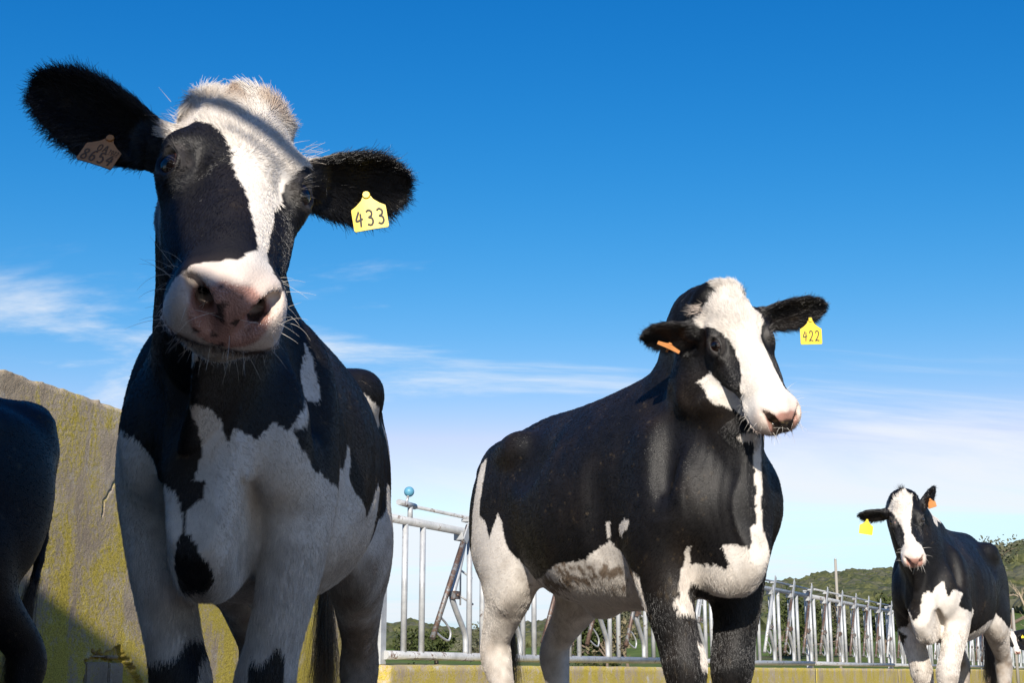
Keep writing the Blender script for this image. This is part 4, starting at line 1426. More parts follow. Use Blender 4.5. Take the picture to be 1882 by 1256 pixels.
WALL_MAT = mat_concrete("lichen_concrete", lichen=.72, pale=.16, glow=1.4)
KERB_MAT = mat_concrete("kerb_concrete", lichen=.62, pale=.24, glow=1.45, crust=.9)
BLOCK_MAT = mat_concrete("bare_block", lichen=.25, pale=.05)
GALV = mat_metal("galvanised_steel", rust=.11, dark=.9)
GALV_WORN = mat_metal("worn_steel", rust=.22, dark=.85)
RUSTY = mat_metal("rusty_steel", rust=.62, dark=.42)
BLUE = mat_simple("blue_plastic", (.10, .30, .42), .45)
WOOD = mat_simple("weathered_pole", (.32, .29, .25), .9, .2)


def box_bm(bm, c, half, M=None):
    M = np.eye(3) if M is None else np.array(M)
    vs = []
    for sx in (-1, 1):
        for sy in (-1, 1):
            for sz in (-1, 1):
                vs.append(bm.verts.new(Vector(np.array(c) + M @ (np.array([sx, sy, sz]) * np.array(half)))))
    for f in ((0, 1, 3, 2), (4, 6, 7, 5), (0, 4, 5, 1), (2, 3, 7, 6), (0, 2, 6, 4), (1, 5, 7, 3)):
        bm.faces.new([vs[i] for i in f])


def tube_bm(bm, pts, r, seg=10, cap=True):
    P = [np.array(p, float) for p in pts]
    rr = r if hasattr(r, "__len__") else [r] * len(P)
    rings = []
    prev = None
    for i, p in enumerate(P):
        t = unit((P[min(i + 1, len(P) - 1)] - P[max(i - 1, 0)]))
        if prev is None:
            a = np.array([0, 0, 1.0]) if abs(t[2]) < .9 else np.array([1.0, 0, 0])
            u = unit(np.cross(t, a))
        else:
            u = unit(prev - t * np.dot(prev, t))
        w = np.cross(t, u); prev = u
        rings.append([bm.verts.new(Vector(p + rr[i] * (math.cos(2 * math.pi * k / seg) * u + math.sin(2 * math.pi * k / seg) * w))) for k in range(seg)])
    for a, b in zip(rings[:-1], rings[1:]):
        for k in range(seg):
            f = bm.faces.new([a[k], a[(k + 1) % seg], b[(k + 1) % seg], b[k]]); f.smooth = True
    if cap:
        bm.faces.new(rings[0][::-1]); bm.faces.new(rings[-1])


def mesh_of(name, fn, mat):
    bm = bmesh.new(); fn(bm)
    bmesh.ops.recalc_face_normals(bm, faces=bm.faces[:])
    me = bpy.data.meshes.new(name); bm.to_mesh(me); bm.free()
    me.materials.append(mat)
    return me


# ------------------------------------------------------------------ ground, hills
def ridge(az):
    """height of the skyline above the horizon, in radians, by bearing from the camera"""
    u = PW / 2 + F_PX * np.tan(az)
    return np.interp(u, [-1500, 300, 700, 760, 860, 940, 1060, 1200, 1330, 1440, 1500, 1580, 1660, 1760, 1830, 1900, 2100, 3200],
                     [40, 55, 62, 70, 52, 62, 80, 112, 128, 140, 150, 158, 160, 176, 192, 204, 215, 120]) / F_PX


HILL_R = 620.0


def ground_height(x, y):
    r = np.hypot(x, y); az = np.arctan2(x, y)
    az = np.clip(az, -1.2, 1.2)
    t = np.clip((r - 60) / (HILL_R - 60), 0, 1.25)
    top = ridge(az) * HILL_R
    rise = t ** 1.5 * (1.0 - .10 * np.cos(t * 9 + az * 11) * (1 - t))
    h = np.where(y > 0, top * np.clip(rise, 0, 1) - np.maximum(t - 1, 0) * 60, 0)
    return h + .45 * np.clip((r - 40) / 60, 0, 1)


def build_ground():
    rs = np.concatenate([[0], np.geomspace(1.5, 40, 12), np.linspace(50, 800, 110), [1000, 1600, 3500, 6000]])
    th = np.concatenate([np.linspace(-math.pi, -.62, 30, endpoint=False), np.linspace(-.62, .70, 150, endpoint=False), np.linspace(.70, math.pi, 30, endpoint=False)])
    V = []; F = []
    V = np.array([[r * math.sin(a), r * math.cos(a), 0] for r in rs for a in th])
    V[:, 2] = ground_height(V[:, 0], V[:, 1]) + np.where(np.hypot(V[:, 0], V[:, 1]) > 70, fbm(V * [1, 1, 0], .03, 3) * 4, 0) * np.clip(np.hypot(V[:, 0], V[:, 1]) / 200 - .2, 0, 1)
    V[np.hypot(V[:, 0], V[:, 1]) > 900, 2] = -6
    n = len(th); m = len(rs)
    i, j = np.meshgrid(np.arange(m - 1), np.arange(n), indexing='ij')
    a = i * n + j; b_ = i * n + (j + 1) % n
    F = np.stack([a, a + n, b_ + n, b_], -1).reshape(-1, 4)
    o = obj("terrain", mesh_np("terrain", V, F, mat_terrain()))
    tag(o, "green hillside rising behind the fence", None, kind="structure")
    bm = bmesh.new()
    vs = [bm.verts.new(Vector(p)) for p in ((-14, -14, .004), (14, -14, .004), (16, 40, .004), (-14, 40, .004))]
    bm.faces.new(vs)
    o = bm_obj("yard_ground", bm, mat_yard())
    tag(o, "muddy concrete yard floor", None, kind="structure")


build_ground()


def crown_variants(n, faces, rng):
    """lumpy little tree crowns seen far off: rough clumps of leaf faces round a bumpy core"""
    out = []
    for q in range(n):
        bm = bmesh.new()
        bmesh.ops.create_icosphere(bm, subdivisions=2, radius=1.0)
        V = np.array([v.co[:] for v in bm.verts]); F = np.array([[v.index for v in f.verts] for f in bm.faces])
        bm.free()
        d = 1 + .75 * fbm(V, 1.3, 2, q * 7.1) + .7 * fbm(V, 3.6, 2, q * 3.3)
        V = V * d[:, None] * np.array([1, 1, rng.uniform(.62, .9)])
        out.append((V, F))
    return out


def build_woods():
    rng = np.random.default_rng(21)
    var = crown_variants(14, 0, rng)
    groups = {0: [], 1: [], 2: []}
    az = rng.uniform(-.13, .40, 26000)
    u = rng.random(26000)
    r = 250 + u ** .7 * 400
    x, y = r * np.sin(az), r * np.cos(az)
    P = np.column_stack([x, y, 0 * x])
    # woods and clearings
    keep = fbm(P, .014, 3, 3.0) + .10 * fbm(P, .06, 2, 9.0) > (-.035 - .10 * (r > 520) + .06 * (r < 330))
    az, r, x, y = az[keep], r[keep], x[keep], y[keep]
    z = ground_height(x, y)
    sz = rng.uniform(1.5, 3.6, len(x)) * np.where(r < 340, .7, 1.0)
    kind = (rng.random(len(x)) * 3).astype(int)
    for i in range(len(x)):
        groups[kind[i]].append((x[i], y[i], z[i], sz[i], rng.integers(14), rng.random() * 6.28))
    mats = [mat_leaf("holm_oak_leaf", ((.024, .032, .012), (.055, .064, .026), (.095, .100, .045)), .8),
            mat_leaf("olive_leaf", ((.040, .042, .024), (.085, .085, .050), (.13, .125, .080)), .8),
            mat_leaf("scrub_leaf", ((.036, .046, .015), (.080, .085, .030), (.14, .135, .055)), .8)]
    names = [("oak_wood", "dark wood covering the far hillside"), ("olive_wood", "grey-green trees scattered over the far hillside"), ("scrub_wood", "mid-green scrub on the far hillside")]
    for g in range(3):
        VV = []; FF = []; o = 0
        for (px, py, pz, s, vi, a) in groups[g]:
            V, F = var[vi]
            c, sn = math.cos(a), math.sin(a)
            W = V @ np.array([[c, sn, 0], [-sn, c, 0], [0, 0, 1]]) * s + np.array([px, py, pz + s * .55])
            VV.append(W); FF.append(F + o); o += len(V)
        if not VV: continue
        ob = obj(names[g][0], mesh_np(names[g][0], np.vstack(VV), np.vstack(FF), mats[g], smooth=False))
        tag(ob, names[g][1], "trees", kind="stuff")
        print("wood", g, len(groups[g]), len(FF) * 320)


build_woods()


def leafy_bush(name, label, x, y, height, spread, mat, bark, rng, leaves=900, leaf=.07, bare=False, group=None, lean=(0, 0)):
    root = empty(name, (x, y, float(ground_height(np.array([x]), np.array([y]))[0])), rng.random() * 6.28)
    tag(root, label, "tree" if not bare else "bare tree", group)
    tips = []

    def wood(bm):
        def grow(p, d, l, r, lev):
            pts = [p]; q = np.array(p); dd = unit(d)
            for k in range(4):
                dd = unit(dd + rng.normal(0, .16, 3) + np.array([0, 0, .05]))
                q = q + dd * l / 4
                pts.append(q.copy())
            tube_bm(bm, pts, np.linspace(r, r * .55, 5), seg=6 if lev < 2 else 4, cap=False)
            tips.append((q.copy(), lev))
            if lev < (4 if bare else 3):
                for k in range(3 if lev else 5):
                    a = pts[rng.integers(2, 5)]
                    grow(a, unit(dd + rng.normal(0, .62, 3) + np.array([lean[0], lean[1], 0])), l * rng.uniform(.55, .8), r * .5, lev + 1)
        grow((0, 0, -.1), (lean[0] * .3, lean[1] * .3, 1), height * .38, height * .028, 0)
    bm = bmesh.new(); wood(bm)
    # bring the limbs to the measured height and spread
    top = max(v.co.z for v in bm.verts); wide = max(max(abs(v.co.x), abs(v.co.y)) for v in bm.verts)
    sxy, sz = spread / wide, height * .96 / top
    for v in bm.verts:
        v.co.x *= sxy; v.co.y *= sxy; v.co.z *= sz
    bm_obj("trunk", bm, bark, root)
    if bare: return root
    T = np.array([t[0] for t in tips if t[1] >= 2]) * np.array([sxy, sxy, sz])
    k = rng.integers(len(T), size=leaves)
    C = T[k] + rng.normal(0, spread * .10, (leaves, 3))
    A = rng.normal(0, 1, (leaves, 3)); A /= np.linalg.norm(A, axis=1)[:, None]
    B = np.cross(A, rng.normal(0, 1, (leaves, 3))); B /= np.linalg.norm(B, axis=1)[:, None]
    s = (leaf * rng.uniform(.6, 1.4, leaves))[:, None]
    V = np.stack([C - A * s, C + B * s * .5, C + A * s, C - B * s * .5], 1).reshape(-1, 3)
    F = np.arange(leaves * 4).reshape(-1, 4)
    o = obj("crown", mesh_np("crown", V, F, mat, smooth=False), root)
    return root


def build_trees():
    rng = np.random.default_rng(9)
    bark = mat_simple("bark", (.17, .13, .10), .95, .1)
    grey = mat_simple("bare_bark", (.34, .27, .19), .95, .1)
    olive = mat_leaf("near_olive_leaf", ((.05, .055, .028), (.10, .10, .058), (.16, .155, .095)), 4)
    green = mat_leaf("near_scrub_leaf", ((.022, .034, .010), (.055, .070, .020), (.10, .11, .035)), 4)
    dry = mat_leaf("dry_scrub_leaf", ((.09, .075, .04), (.17, .14, .08), (.24, .20, .12)), 4)
    def put(u, dist):
        az = math.atan((u - PW / 2) / F_PX)
        return dist * math.sin(az), dist * math.cos(az)
    rows = [(1082, 70, 3.3, 2.2, dry, "sandy dry bush behind the fence, under the cow's belly"), (1110, 62, 2.5, 1.6, green, "dark green bush behind the fence, by the bent bars"),
            (1150, 85, 3.6, 2.6, olive, "grey olive bush behind the fence, left of the black foreleg"), (1040, 95, 3.2, 2.6, green, "green bush behind the fence between the hind legs"),
            (905, 100, 2.6, 2.4, olive, "low olive bush behind the fence near the hind hoof"), (800, 110, 2.6, 2.6, green, "low green bush behind the first fence gap"),
            (1420, 120, 5.0, 3.4, green, "round green tree behind the fence, right of the brisket"), (1480, 110, 4.2, 3.0, green, "dark tree behind the fence below the far pole"),
            (1545, 130, 5.2, 3.6, olive, "olive tree behind the fence, right of the tall pole"), (1610, 120, 4.4, 3.4, green, "leafy tree behind the fence before the walking cow"),
            (1850, 118, 8.8, 4.2, olive, "straggly olive tree on the slope at the right edge")]
    for (u, dist, h, sp, mt, lab) in rows:
        x, y = put(u, dist)
        leafy_bush("bush" if h < 4 else "olive_tree" if mt is olive else "scrub_tree", lab, x, y, h, sp, mt, bark, rng, leaves=2600, leaf=.16 if dist > 100 else .11, group="bushes and trees behind the fence")
    x, y = put(1868, 52)
    leafy_bush("bare_tree", "leafless pale tree with twisted twigs at the right edge", x, y, 4.1, 1.9, None, grey, rng, bare=True, lean=(-.2, 0))


build_trees()

# ------------------------------------------------------------------ the concrete wall
W_END = np.array([-1.06, 9.75, 0.0]); W_DIR = unit((-.289, -.957, 0)); W_NRM = unit((.957, -.289, 0))
WALL_H = 1.725
WALL_L = 8.6


def build_wall():
    root = empty("yard_wall", W_END, math.atan2(W_DIR[1], W_DIR[0]))
    tag(root, "old concrete wall stained with yellow lichen, behind the left cow", "wall", kind="thing")
    # local frame: x along the wall from its far end, y towards the yard (left of x), z up
    # the yard side lies on the left of W_DIR when W_NRM = rot(+90) of W_DIR
    side = 1.0 if np.dot(np.array([-W_DIR[1], W_DIR[0], 0]), W_NRM) > 0 else -1.0
    step = .0125
    xs = np.concatenate([np.arange(0, 2.6, step), np.arange(2.6, 4.0, .006), np.arange(4.0, WALL_L + .01, .1)]); zs = np.arange(0, WALL_H + .003, .007)
    X, Z = np.meshgrid(xs, zs, indexing='ij')
    P = np.column_stack([X.ravel(), np.zeros(X.size), Z.ravel()])
    d = fbm(P, 1.2, 3, 2.0) * .016 + fbm(P, 14, 3, 4.0) * .0012 + fbm(P, 45, 2, 6.0) * .0016
    # the plaster has fallen away low down
    def loc(u, v):
        q = CAM_F + CAM_R * (u - PW / 2) / F_PX + CAM_U * (PH / 2 - v) / F_PX
        k = np.dot(W_END - np.array([0, 0, CAM_Z]), W_NRM) / np.dot(q, W_NRM)
        w = np.array([0, 0, CAM_Z]) + q * k - W_END
        return np.dot(w, W_DIR), w[2]
    hole = [loc(*p) for p in ((152, 1300), (158, 1215), (170, 1200), (205, 1197), (222, 1183), (226, 1205), (245, 1225), (262, 1260), (262, 1300))]
    hx = np.array([h[0] for h in hole]); hz = np.array([h[1] for h in hole])
    xj = P[:, 0] + fbm(P, 30, 3, 8.0) * .05; zj = P[:, 2] + fbm(P, 30, 3, 12.0) * .05
    inh = in_poly(xj, zj, list(zip(hx, hz)))
    d = np.where(inh, d - .030 + fbm(P, 25, 2, 1.0) * .012, d)
    # cracks
    def crack(pts, wdt, dep):
        nonlocal d
        L2 = [loc(*p) for p in pts]
        dist = np.full(len(P), 9.0)
        pj = np.column_stack([P[:, 0] + fbm(P, 40, 3, 3.0) * .03, P[:, 2] + fbm(P, 40, 3, 5.0) * .03])
        for a, b in zip(L2[:-1], L2[1:]):
            a = np.array(a); b = np.array(b); ab = b - a
            t = np.clip(((pj - a) @ ab) / (ab @ ab), 0, 1)
            dist = np.minimum(dist, np.linalg.norm(pj - (a + t[:, None] * ab), axis=1))
        d = d - dep * np.clip(1 - dist / wdt, 0, 1)
    crack([(226, 830), (222, 858), (213, 884), (198, 908), (191, 925), (188, 952)], .0055, .016)
    crack([(170, 1200), (205, 1212), (240, 1215)], .009, .03)
    crack([(220, 1215), (232, 1250), (236, 1290)], .009, .03)
    chip = np.clip((P[:, 2] - (WALL_H - .03)) / .03, 0, 1) * np.clip(fbm(P, 9, 3, 7.0) * 2 + .2, 0, 1) * .03
    d = d - chip
    V = np.column_stack([P[:, 0], side * d, P[:, 2] - chip * .6])
    n, m = X.shape
    i, j = np.meshgrid(np.arange(n - 1), np.arange(m - 1), indexing='ij')
    a = i * m + j
    F = np.stack([a, a + m, a + m + 1, a + 1], -1).reshape(-1, 4)
    if side < 0: pass
    # close the body: top, end and back
    base = len(V)
    topi = np.arange(n) * m + (m - 1); boti = np.arange(n) * m
    Bk = np.column_stack([xs, np.full(n, -side * .24), np.full(n, WALL_H - .012)]); Bb = np.column_stack([xs, np.full(n, -side * .24), np.zeros(n)])
    V = np.vstack([V, Bk, Bb])
    q = np.arange(n - 1)
    F2 = np.stack([topi[q], topi[q + 1], base + q + 1, base + q], -1)
    F3 = np.stack([base + q, base + q + 1, base + n + q + 1, base + n + q], -1)
    F = np.vstack([F, F2, F3])
    me = mesh_np("plaster_face", V, F, WALL_MAT)
    bm = bmesh.new(); bm.from_mesh(me)
    # end caps
    for col0, bk, bb in ((np.arange(m), base, base + n), (np.arange(m) + (n - 1) * m, base + n - 1, base + 2 * n - 1)):
        bm.verts.ensure_lookup_table()
        bm.faces.new([bm.verts[int(k)] for k in col0] + [bm.verts[bk], bm.verts[bb]])
    bmesh.ops.recalc_face_normals(bm, faces=bm.faces[:])
    bm.to_mesh(me); bm.free()
    obj("wall_body", me, root)
    # blocks laid bare
    rng = np.random.default_rng(4)
    zc = [loc(160, 1222)[1], loc(160, 1250)[1]]
    for (u0, v0, u1, v1) in ((162, 1204, 196, 1211), (199, 1204, 222, 1213), (160, 1216, 200, 1262), (203, 1218, 228, 1262)):
        xa, za = loc(u0, v0); xb, zb = loc(u1, v1)
        bm = bmesh.new()
        box_bm(bm, ((xa + xb) / 2, side * -.020, (za + zb) / 2), (abs(xa - xb) / 2 - .006, .016, abs(za - zb) / 2 - .004))
        bmesh.ops.bevel(bm, geom=bm.edges[:], offset=.006, segments=2, affect='EDGES')
        bm_obj("block", bm, BLOCK_MAT, root)


build_wall()

# ------------------------------------------------------------------ feed fence on its kerb
F0 = np.array([-.86, 10.15, 0.0]); F_DIR = unit((.432, .902, 0)); F_ANG = math.atan2(F_DIR[1], F_DIR[0])
KERB_TOP = .492
RAIL_LO, RAIL_HI = .560, 1.515
PITCH_F = .98


def build_kerb():
    root = empty("feed_kerb", F0, F_ANG)
    tag(root, "long low concrete kerb under the feed fence, yellow with lichen", "kerb", kind="thing")
    L0 = -.25
    bounds = [L0, 5.6, 11.6, 17.6, 23.6, 29.6, 45, 62]
    for k, (a, b_) in enumerate(zip(bounds[:-1], bounds[1:])):
        nx = int((b_ - a) / .06); nz = 12
        xs = np.linspace(a + .006, b_ - .006, nx); zs = np.linspace(0, KERB_TOP, nz)
        prof = [(-.14, z) for z in zs] + [(-.10, KERB_TOP), (.02, KERB_TOP), (.10, KERB_TOP), (.14, KERB_TOP - .01), (.14, 0.0)]
        V = np.array([[x, y, z] for x in xs for (y, z) in prof])
        n3 = fbm(V, 5, 3, 2.0); n4 = fbm(V, 30, 2, 9.0)
        V[:, 1] += n3 * .018; V[:, 2] += (n3 * .020 + n4 * .010) * (V[:, 2] > .3)
        m = len(prof)
        i, j = np.meshgrid(np.arange(nx - 1), np.arange(m - 1), indexing='ij')
        q = i * m + j
        F = np.stack([q, q + m, q + m + 1, q + 1], -1).reshape(-1, 4)
        me = mesh_np("kerb_length", V, F, KERB_MAT)
        bm = bmesh.new(); bm.from_mesh(me); bm.verts.ensure_lookup_table()
        bm.faces.new([bm.verts[k2] for k2 in range(m)]); bm.faces.new([bm.verts[(nx - 1) * m + k2] for k2 in range(m)])
        bmesh.ops.recalc_face_normals(bm, faces=bm.faces[:]); bm.to_mesh(me); bm.free()
        obj("kerb_length", me, root)


build_kerb()


def build_fence():
    root = empty("feed_fence", F0, F_ANG)
    tag(root, "galvanised locking feed fence running along the kerb to the right", "fence")
    rng = np.random.default_rng(12)
    T_END = 60.0
    N_ONE = 30
    # rails in panel lengths of six places
    edges = [-.06] + [.30 + PITCH_F * 6 * k for k in range(1, 11)]
    for a, b_ in zip(edges[:-1], edges[1:]):
        for nm, z, r, y in (("top_rail", RAIL_HI, .031, 0), ("bottom_rail", RAIL_LO, .031, 0)):
            obj(nm, mesh_of(nm, lambda bm: tube_bm(bm, [(a + .01, y, z), ((a + b_) / 2, y, z - .006), (b_ - .01, y, z)], r, 12), GALV_WORN), root)
        obj("locking_rod", mesh_of("locking_rod", lambda bm: tube_bm(bm, [(a + .25, .0, RAIL_HI + .115), (b_ - .08, .0, RAIL_HI + .100)], .014, 8), GALV_WORN), root)
        def post(bm):
            box_bm(bm, (a, .05, (KERB_TOP + RAIL_HI + .06) / 2), (.042, .042, (RAIL_HI + .06 - KERB_TOP) / 2))
            box_bm(bm, (a, .05, RAIL_HI + .075), (.050, .050, .012))
            bmesh.ops.bevel(bm, geom=bm.edges[:], offset=.006, segments=1, affect='EDGES')
        obj("post", mesh_of("post", post, GALV), root)
    # handle at the near end of the rod
    h = obj("rod_handle", mesh_of("rod_handle", lambda bm: (tube_bm(bm, [(.10, 0, RAIL_HI + .125), (.34, 0, RAIL_HI + .115)], .022, 10),
                                                            tube_bm(bm, [(.27, 0, RAIL_HI + .02), (.27, 0, RAIL_HI + .12)], .020, 8),
                                                            tube_bm(bm, [(.21, 0, RAIL_HI + .12), (.24, 0, RAIL_HI + .19)], .010, 8)), GALV_WORN), root)
    bm = bmesh.new(); bmesh.ops.create_uvsphere(bm, u_segments=16, v_segments=12, radius=.038)
    for v in bm.verts: v.co += Vector((.25, 0, RAIL_HI + .215))
    bm_obj("knob", bm, BLUE, h, True)
    bar = mesh_of("bar", lambda bm: tube_bm(bm, [(0, 0, RAIL_LO + .01), (0, 0, RAIL_HI - .01)], .0225, 10), GALV)
    def lockf(bm):
        tube_bm(bm, [(0, -.035, .685), (.30, -.035, 1.15), (.565, -.035, 1.56)], .021, 10)
    lock = mesh_of("lock_bar", lockf, RUSTY)
    lock2 = mesh_of("lock_bar", lockf, GALV_WORN)
    loop = mesh_of("handle_loop", lambda bm: tube_bm(bm, catmull([(.105, -.035, .85), (.20, -.04, .80), (.265, -.045, .735), (.235, -.045, .675), (.14, -.04, .695), (.035, -.035, .74)], 4), .0085, 6), GALV)
    bent = mesh_of("bent_bar", lambda bm: tube_bm(bm, catmull([(.545, -.012, 1.46), (.455, -.012, 1.22), (.355, -.012, 1.02), (.375, -.012, .95), (.50, -.005, .82), (.585, 0, .73), (.60, 0, .66), (.60, 0, RAIL_LO + .01)], 3), .0225, 10), GALV)
    def plate(bm):
        c, s = math.cos(R(57)), math.sin(R(57))
        M = np.array([[c, 0, -s], [0, 1, 0], [s, 0, c]])
        box_bm(bm, (.56, -.050, 1.555), (.15, .006, .036), M)
        box_bm(bm, (.575, -.020, 1.60), (.040, .034, .012))
        box_bm(bm, (.52, .0, 1.47), (.060, .040, .030))
        bmesh.ops.bevel(bm, geom=bm.edges[:], offset=.004, segments=1, affect='EDGES')
    plate_m = mesh_of("latch_plate", plate, GALV_WORN)
    clamp = mesh_of("pivot_clamp", lambda bm: (box_bm(bm, (.355, -.030, 1.015), (.040, .026, .030)), tube_bm(bm, [(.355, -.07, 1.015), (.355, .02, 1.015)], .012, 8)), RUSTY)
    def stay_f(bm):
        tube_bm(bm, [(.60, .05, 1.42), (.60, .05, .95)], .008, 6)
        tube_bm(bm, [(.60, .05, 1.22), (.70, .0, 1.16)], .008, 6)
        tube_bm(bm, [(.60, .05, 1.02), (.72, .0, .96)], .008, 6)
    stay = mesh_of("stay_rod", stay_f, GALV_WORN)

    def put(nm, me, t, par=root, rot=0.0):
        o = bpy.data.objects.new(nm, me); COL.objects.link(o); o.parent = par
        o.location = (t, 0, 0) if par is root else (0, 0, 0)
        return o
    far = []
    n = int((T_END - .565) / PITCH_F)
    for k in range(n):
        t = .565 + PITCH_F * k
        if k < N_ONE:
            put("bar", bar, t - .10); put("bar", bar, t - .325 if k else t - .36)
            l = put("lock_bar", lock if rng.random() < .55 else lock2, t)
            put("handle_loop", loop, 0, l)
            put("bent_bar", bent, t); put("latch_plate", plate_m, t); put("pivot_clamp", clamp, t); put("stay_rod", stay, t)
        else:
            far.append(t)
    def far_f(bm):
        for t in far:
            for dx in (-.10, -.325, .60):
                tube_bm(bm, [(t + dx, 0, RAIL_LO), (t + dx, 0, RAIL_HI)], .0225, 5, cap=False)
            tube_bm(bm, [(t, -.035, .685), (t + .565, -.035, 1.56)], .021, 5, cap=False)
            tube_bm(bm, [(t + .50, -.012, 1.40), (t + .355, -.012, 1.0), (t + .60, 0, .70)], .0225, 5, cap=False)
            box_bm(bm, (t + .56, -.05, 1.56), (.05, .01, .09))
    tag(obj("far_bars", mesh_of("far_bars", far_f, GALV), root), kind="stuff")


build_fence()


def build_poles():
    for (u, v, dist, r, lab) in ((1530, 1037, 44.0, .052, "tall pale utility pole rising behind the fence"), (1846, 1127, 40.0, .045, "short pale post behind the fence at the right")):
        az = math.atan((u - PW / 2) / F_PX)
        x, y = dist * math.tan(az), dist
        top = CAM_Z + (HORIZON_V - v) / F_PX * dist
        root = empty("pole", (x, y, 0))
        tag(root, lab, "pole")
        bm = bmesh.new()
        tube_bm(bm, [(0, 0, -.2), (0, 0, top * .5), (.0, 0, top)], [r, r * .9, r * .75], 10)
        o = bm_obj("shaft", bm, WOOD, root)
        bm = bmesh.new(); tube_bm(bm, [(0, 0, top), (0, 0, top + .05)], [r * .85, r * .5], 8)
        bm_obj("cap", bm, GALV_WORN, root)


build_poles()


# ------------------------------------------------------------------ added, unseen shade screen by the camera, outline cut to place the shade edges
def build_shade_screen():
    root = empty("shade_screen", (-1.2, -.3, 0))
    tag(root, "unseen boarding added beside the camera, its sloping top shaped to cast shade", "shade blocker")
    board = mat_simple("shade_screen_board", (.20, .16, .12), .9, .2)
    tin = mat_metal("shade_screen_steel", rust=.2)
    X0, X1, X2 = -2.6, .665, 1.15
    def top(x):
        if x > X1: return 2.118 - (x - .659) * .43
        return float(np.interp(x, [-2.6, -.75, .545, X1], [3.55, 4.36, 2.60, 2.14]))
    edges = list(np.linspace(X0, -.75, 9)) + list(np.linspace(-.75, .545, 7)[1:]) + [X1] + list(np.linspace(X1, X2, 5)[1:])
    for a, b_ in zip(edges[:-1], edges[1:]):
        bm = bmesh.new()
        a2, b2 = a + .0002, b_ - .0002
        vs = []
        za = top(a2 + 1e-4); zb = top(b2 - 1e-4)
        for y in (-.015, .015):
            vs.append([bm.verts.new((a2, y, 0)), bm.verts.new((b2, y, 0)), bm.verts.new((b2, y, zb)), bm.verts.new((a2, y, za))])
        bm.faces.new(vs[0]); bm.faces.new(vs[1][::-1])
        for k in range(4):
            bm.faces.new([vs[0][k], vs[0][(k + 1) % 4], vs[1][(k + 1) % 4], vs[1][k]])
        bmesh.ops.recalc_face_normals(bm, faces=bm.faces[:])
        bm_obj("board", bm, board, root)
    for x in (-2.4, -.8, .45):
        bm = bmesh.new(); box_bm(bm, (x, -.075, (top(x) - .1) / 2), (.05, .05, (top(x) - .1) / 2))
        bm_obj("post", bm, board, root)
    for z in (.5, 1.8):
        bm = bmesh.new(); box_bm(bm, (-1.0, -.034, z), (1.55, .018, .05))
        bm_obj("cross_rail", bm, board, root)
    bm = bmesh.new(); tube_bm(bm, [(.50, .03, 2.700), (.86, .03, 2.440)], .022, 8)
    bm_obj("shade_pipe", bm, tin, root)  # added only to cast the dark stripe over the near cow's forehead
    bm = bmesh.new(); tube_bm(bm, [(.66, .03, 2.520), (.88, .03, 2.365)], .005, 6)
    bm_obj("shade_wire", bm, tin, root)  # added for the finer shadow line below that stripe


build_shade_screen()
HIDE = mat_hide(); HAIR = mat_hair(); EYE = mat_eye()
COW_A.update(coat=coat_A, label="black and white cow with yellow tag 433, head up close", fur=520000, rad=.00042, poll_stain=True, dirt=1.15, switch_col=(.26, .17, .09), spots=.17, seed=1,
             locks=[(-.10, .105, .0, (-.3, 1.0, .2), 26, .035, (.55, .48, .4)), (-.10, -.10, .0, (-.5, -1.0, .2), 22, .028, (.6, .5, .4))])
COW_B.update(coat=coat_B, label="black cow with white blaze and yellow tag 422, standing side-on in the middle", fur=330000, rad=.00055, belly_dirt=1.0, dirt=.45, dark_nose=True, seed=2, whiskers=90,
             strand_r=.0006, locks=[(-.14, -.10, .0, (-.3, -1.0, .1), 50, .045, (.6, .5, .42)), (-.17, .07, .0, (-1.0, .3, .3), 40, .04, (.02, .018, .016))])
COW_C.update(coat=coat_C, label="smaller black and white cow walking up on the right by the fence", fur=120000, rad=.0010, dirt=.8, seed=3, whiskers=30, strand_r=.001,
             locks=[(-.21, .0, .0, (-1.0, .0, .3), 160, .06, (.014, .012, .011))])
COW_D.update(coat=coat_D, label="farthest cow, white face and yellow tags, at the right edge", fur=30000, rad=.0016, whiskers=5, strand_r=.0015)
COW_E.update(coat=coat_E, label="black cow leaving the picture, its rump at the left edge", fur=60000, rad=.0008, whiskers=5)
BUILT = {}
for key, sp in (('A', COW_A), ('B', COW_B), ('C', COW_C), ('D', COW_D), ('E', COW_E)):
    cow = Cow(sp)
    V, Q = cow.sculpt()
    root = empty("cow", cow.loc, cow.rz)
    tag(root, sp['label'], "cow", "cattle in the yard")
    me = mesh_np("body", V, Q, HIDE)
    col, sk, w, H, inh = coat_colour(cow, V)
    at = me.attributes.new("Coat", 'FLOAT_COLOR', 'POINT')
    at.data.foreach_set("color", np.column_stack([col, np.ones(len(V))]).astype(np.float32).ravel())
    at = me.attributes.new("Skin", 'FLOAT', 'POINT')
    at.data.foreach_set("value", sk.astype(np.float32))
    obj("body", me, root)
    for y in (-1, 1):
        bm = bmesh.new()
        bmesh.ops.create_uvsphere(bm, u_segments=32, v_segments=20, radius=.0245 * cow.hs)
        o = bm_obj("eye", bm, EYE, root, True)
        ed = unit(np.array(EYE_D) * [1, y, 1]); es = unit(np.array((1., 0, -.12)) - ed * np.dot(ed, (1., 0, -.12)))
        M = cow.hM @ np.column_stack([es, np.cross(ed, es), ed])
        o.matrix_local = Matrix.Translation(Vector(cow.H(np.array(EYE_C) * [1, y, 1]))) @ Matrix(M.tolist()).to_4x4()
    grow_fur(cow, root, HAIR, sp['fur'], sp['rad'])
    grow_strands(cow, root, HAIR)
    cow.root = root
    BUILT[key] = cow
    cow.f = None
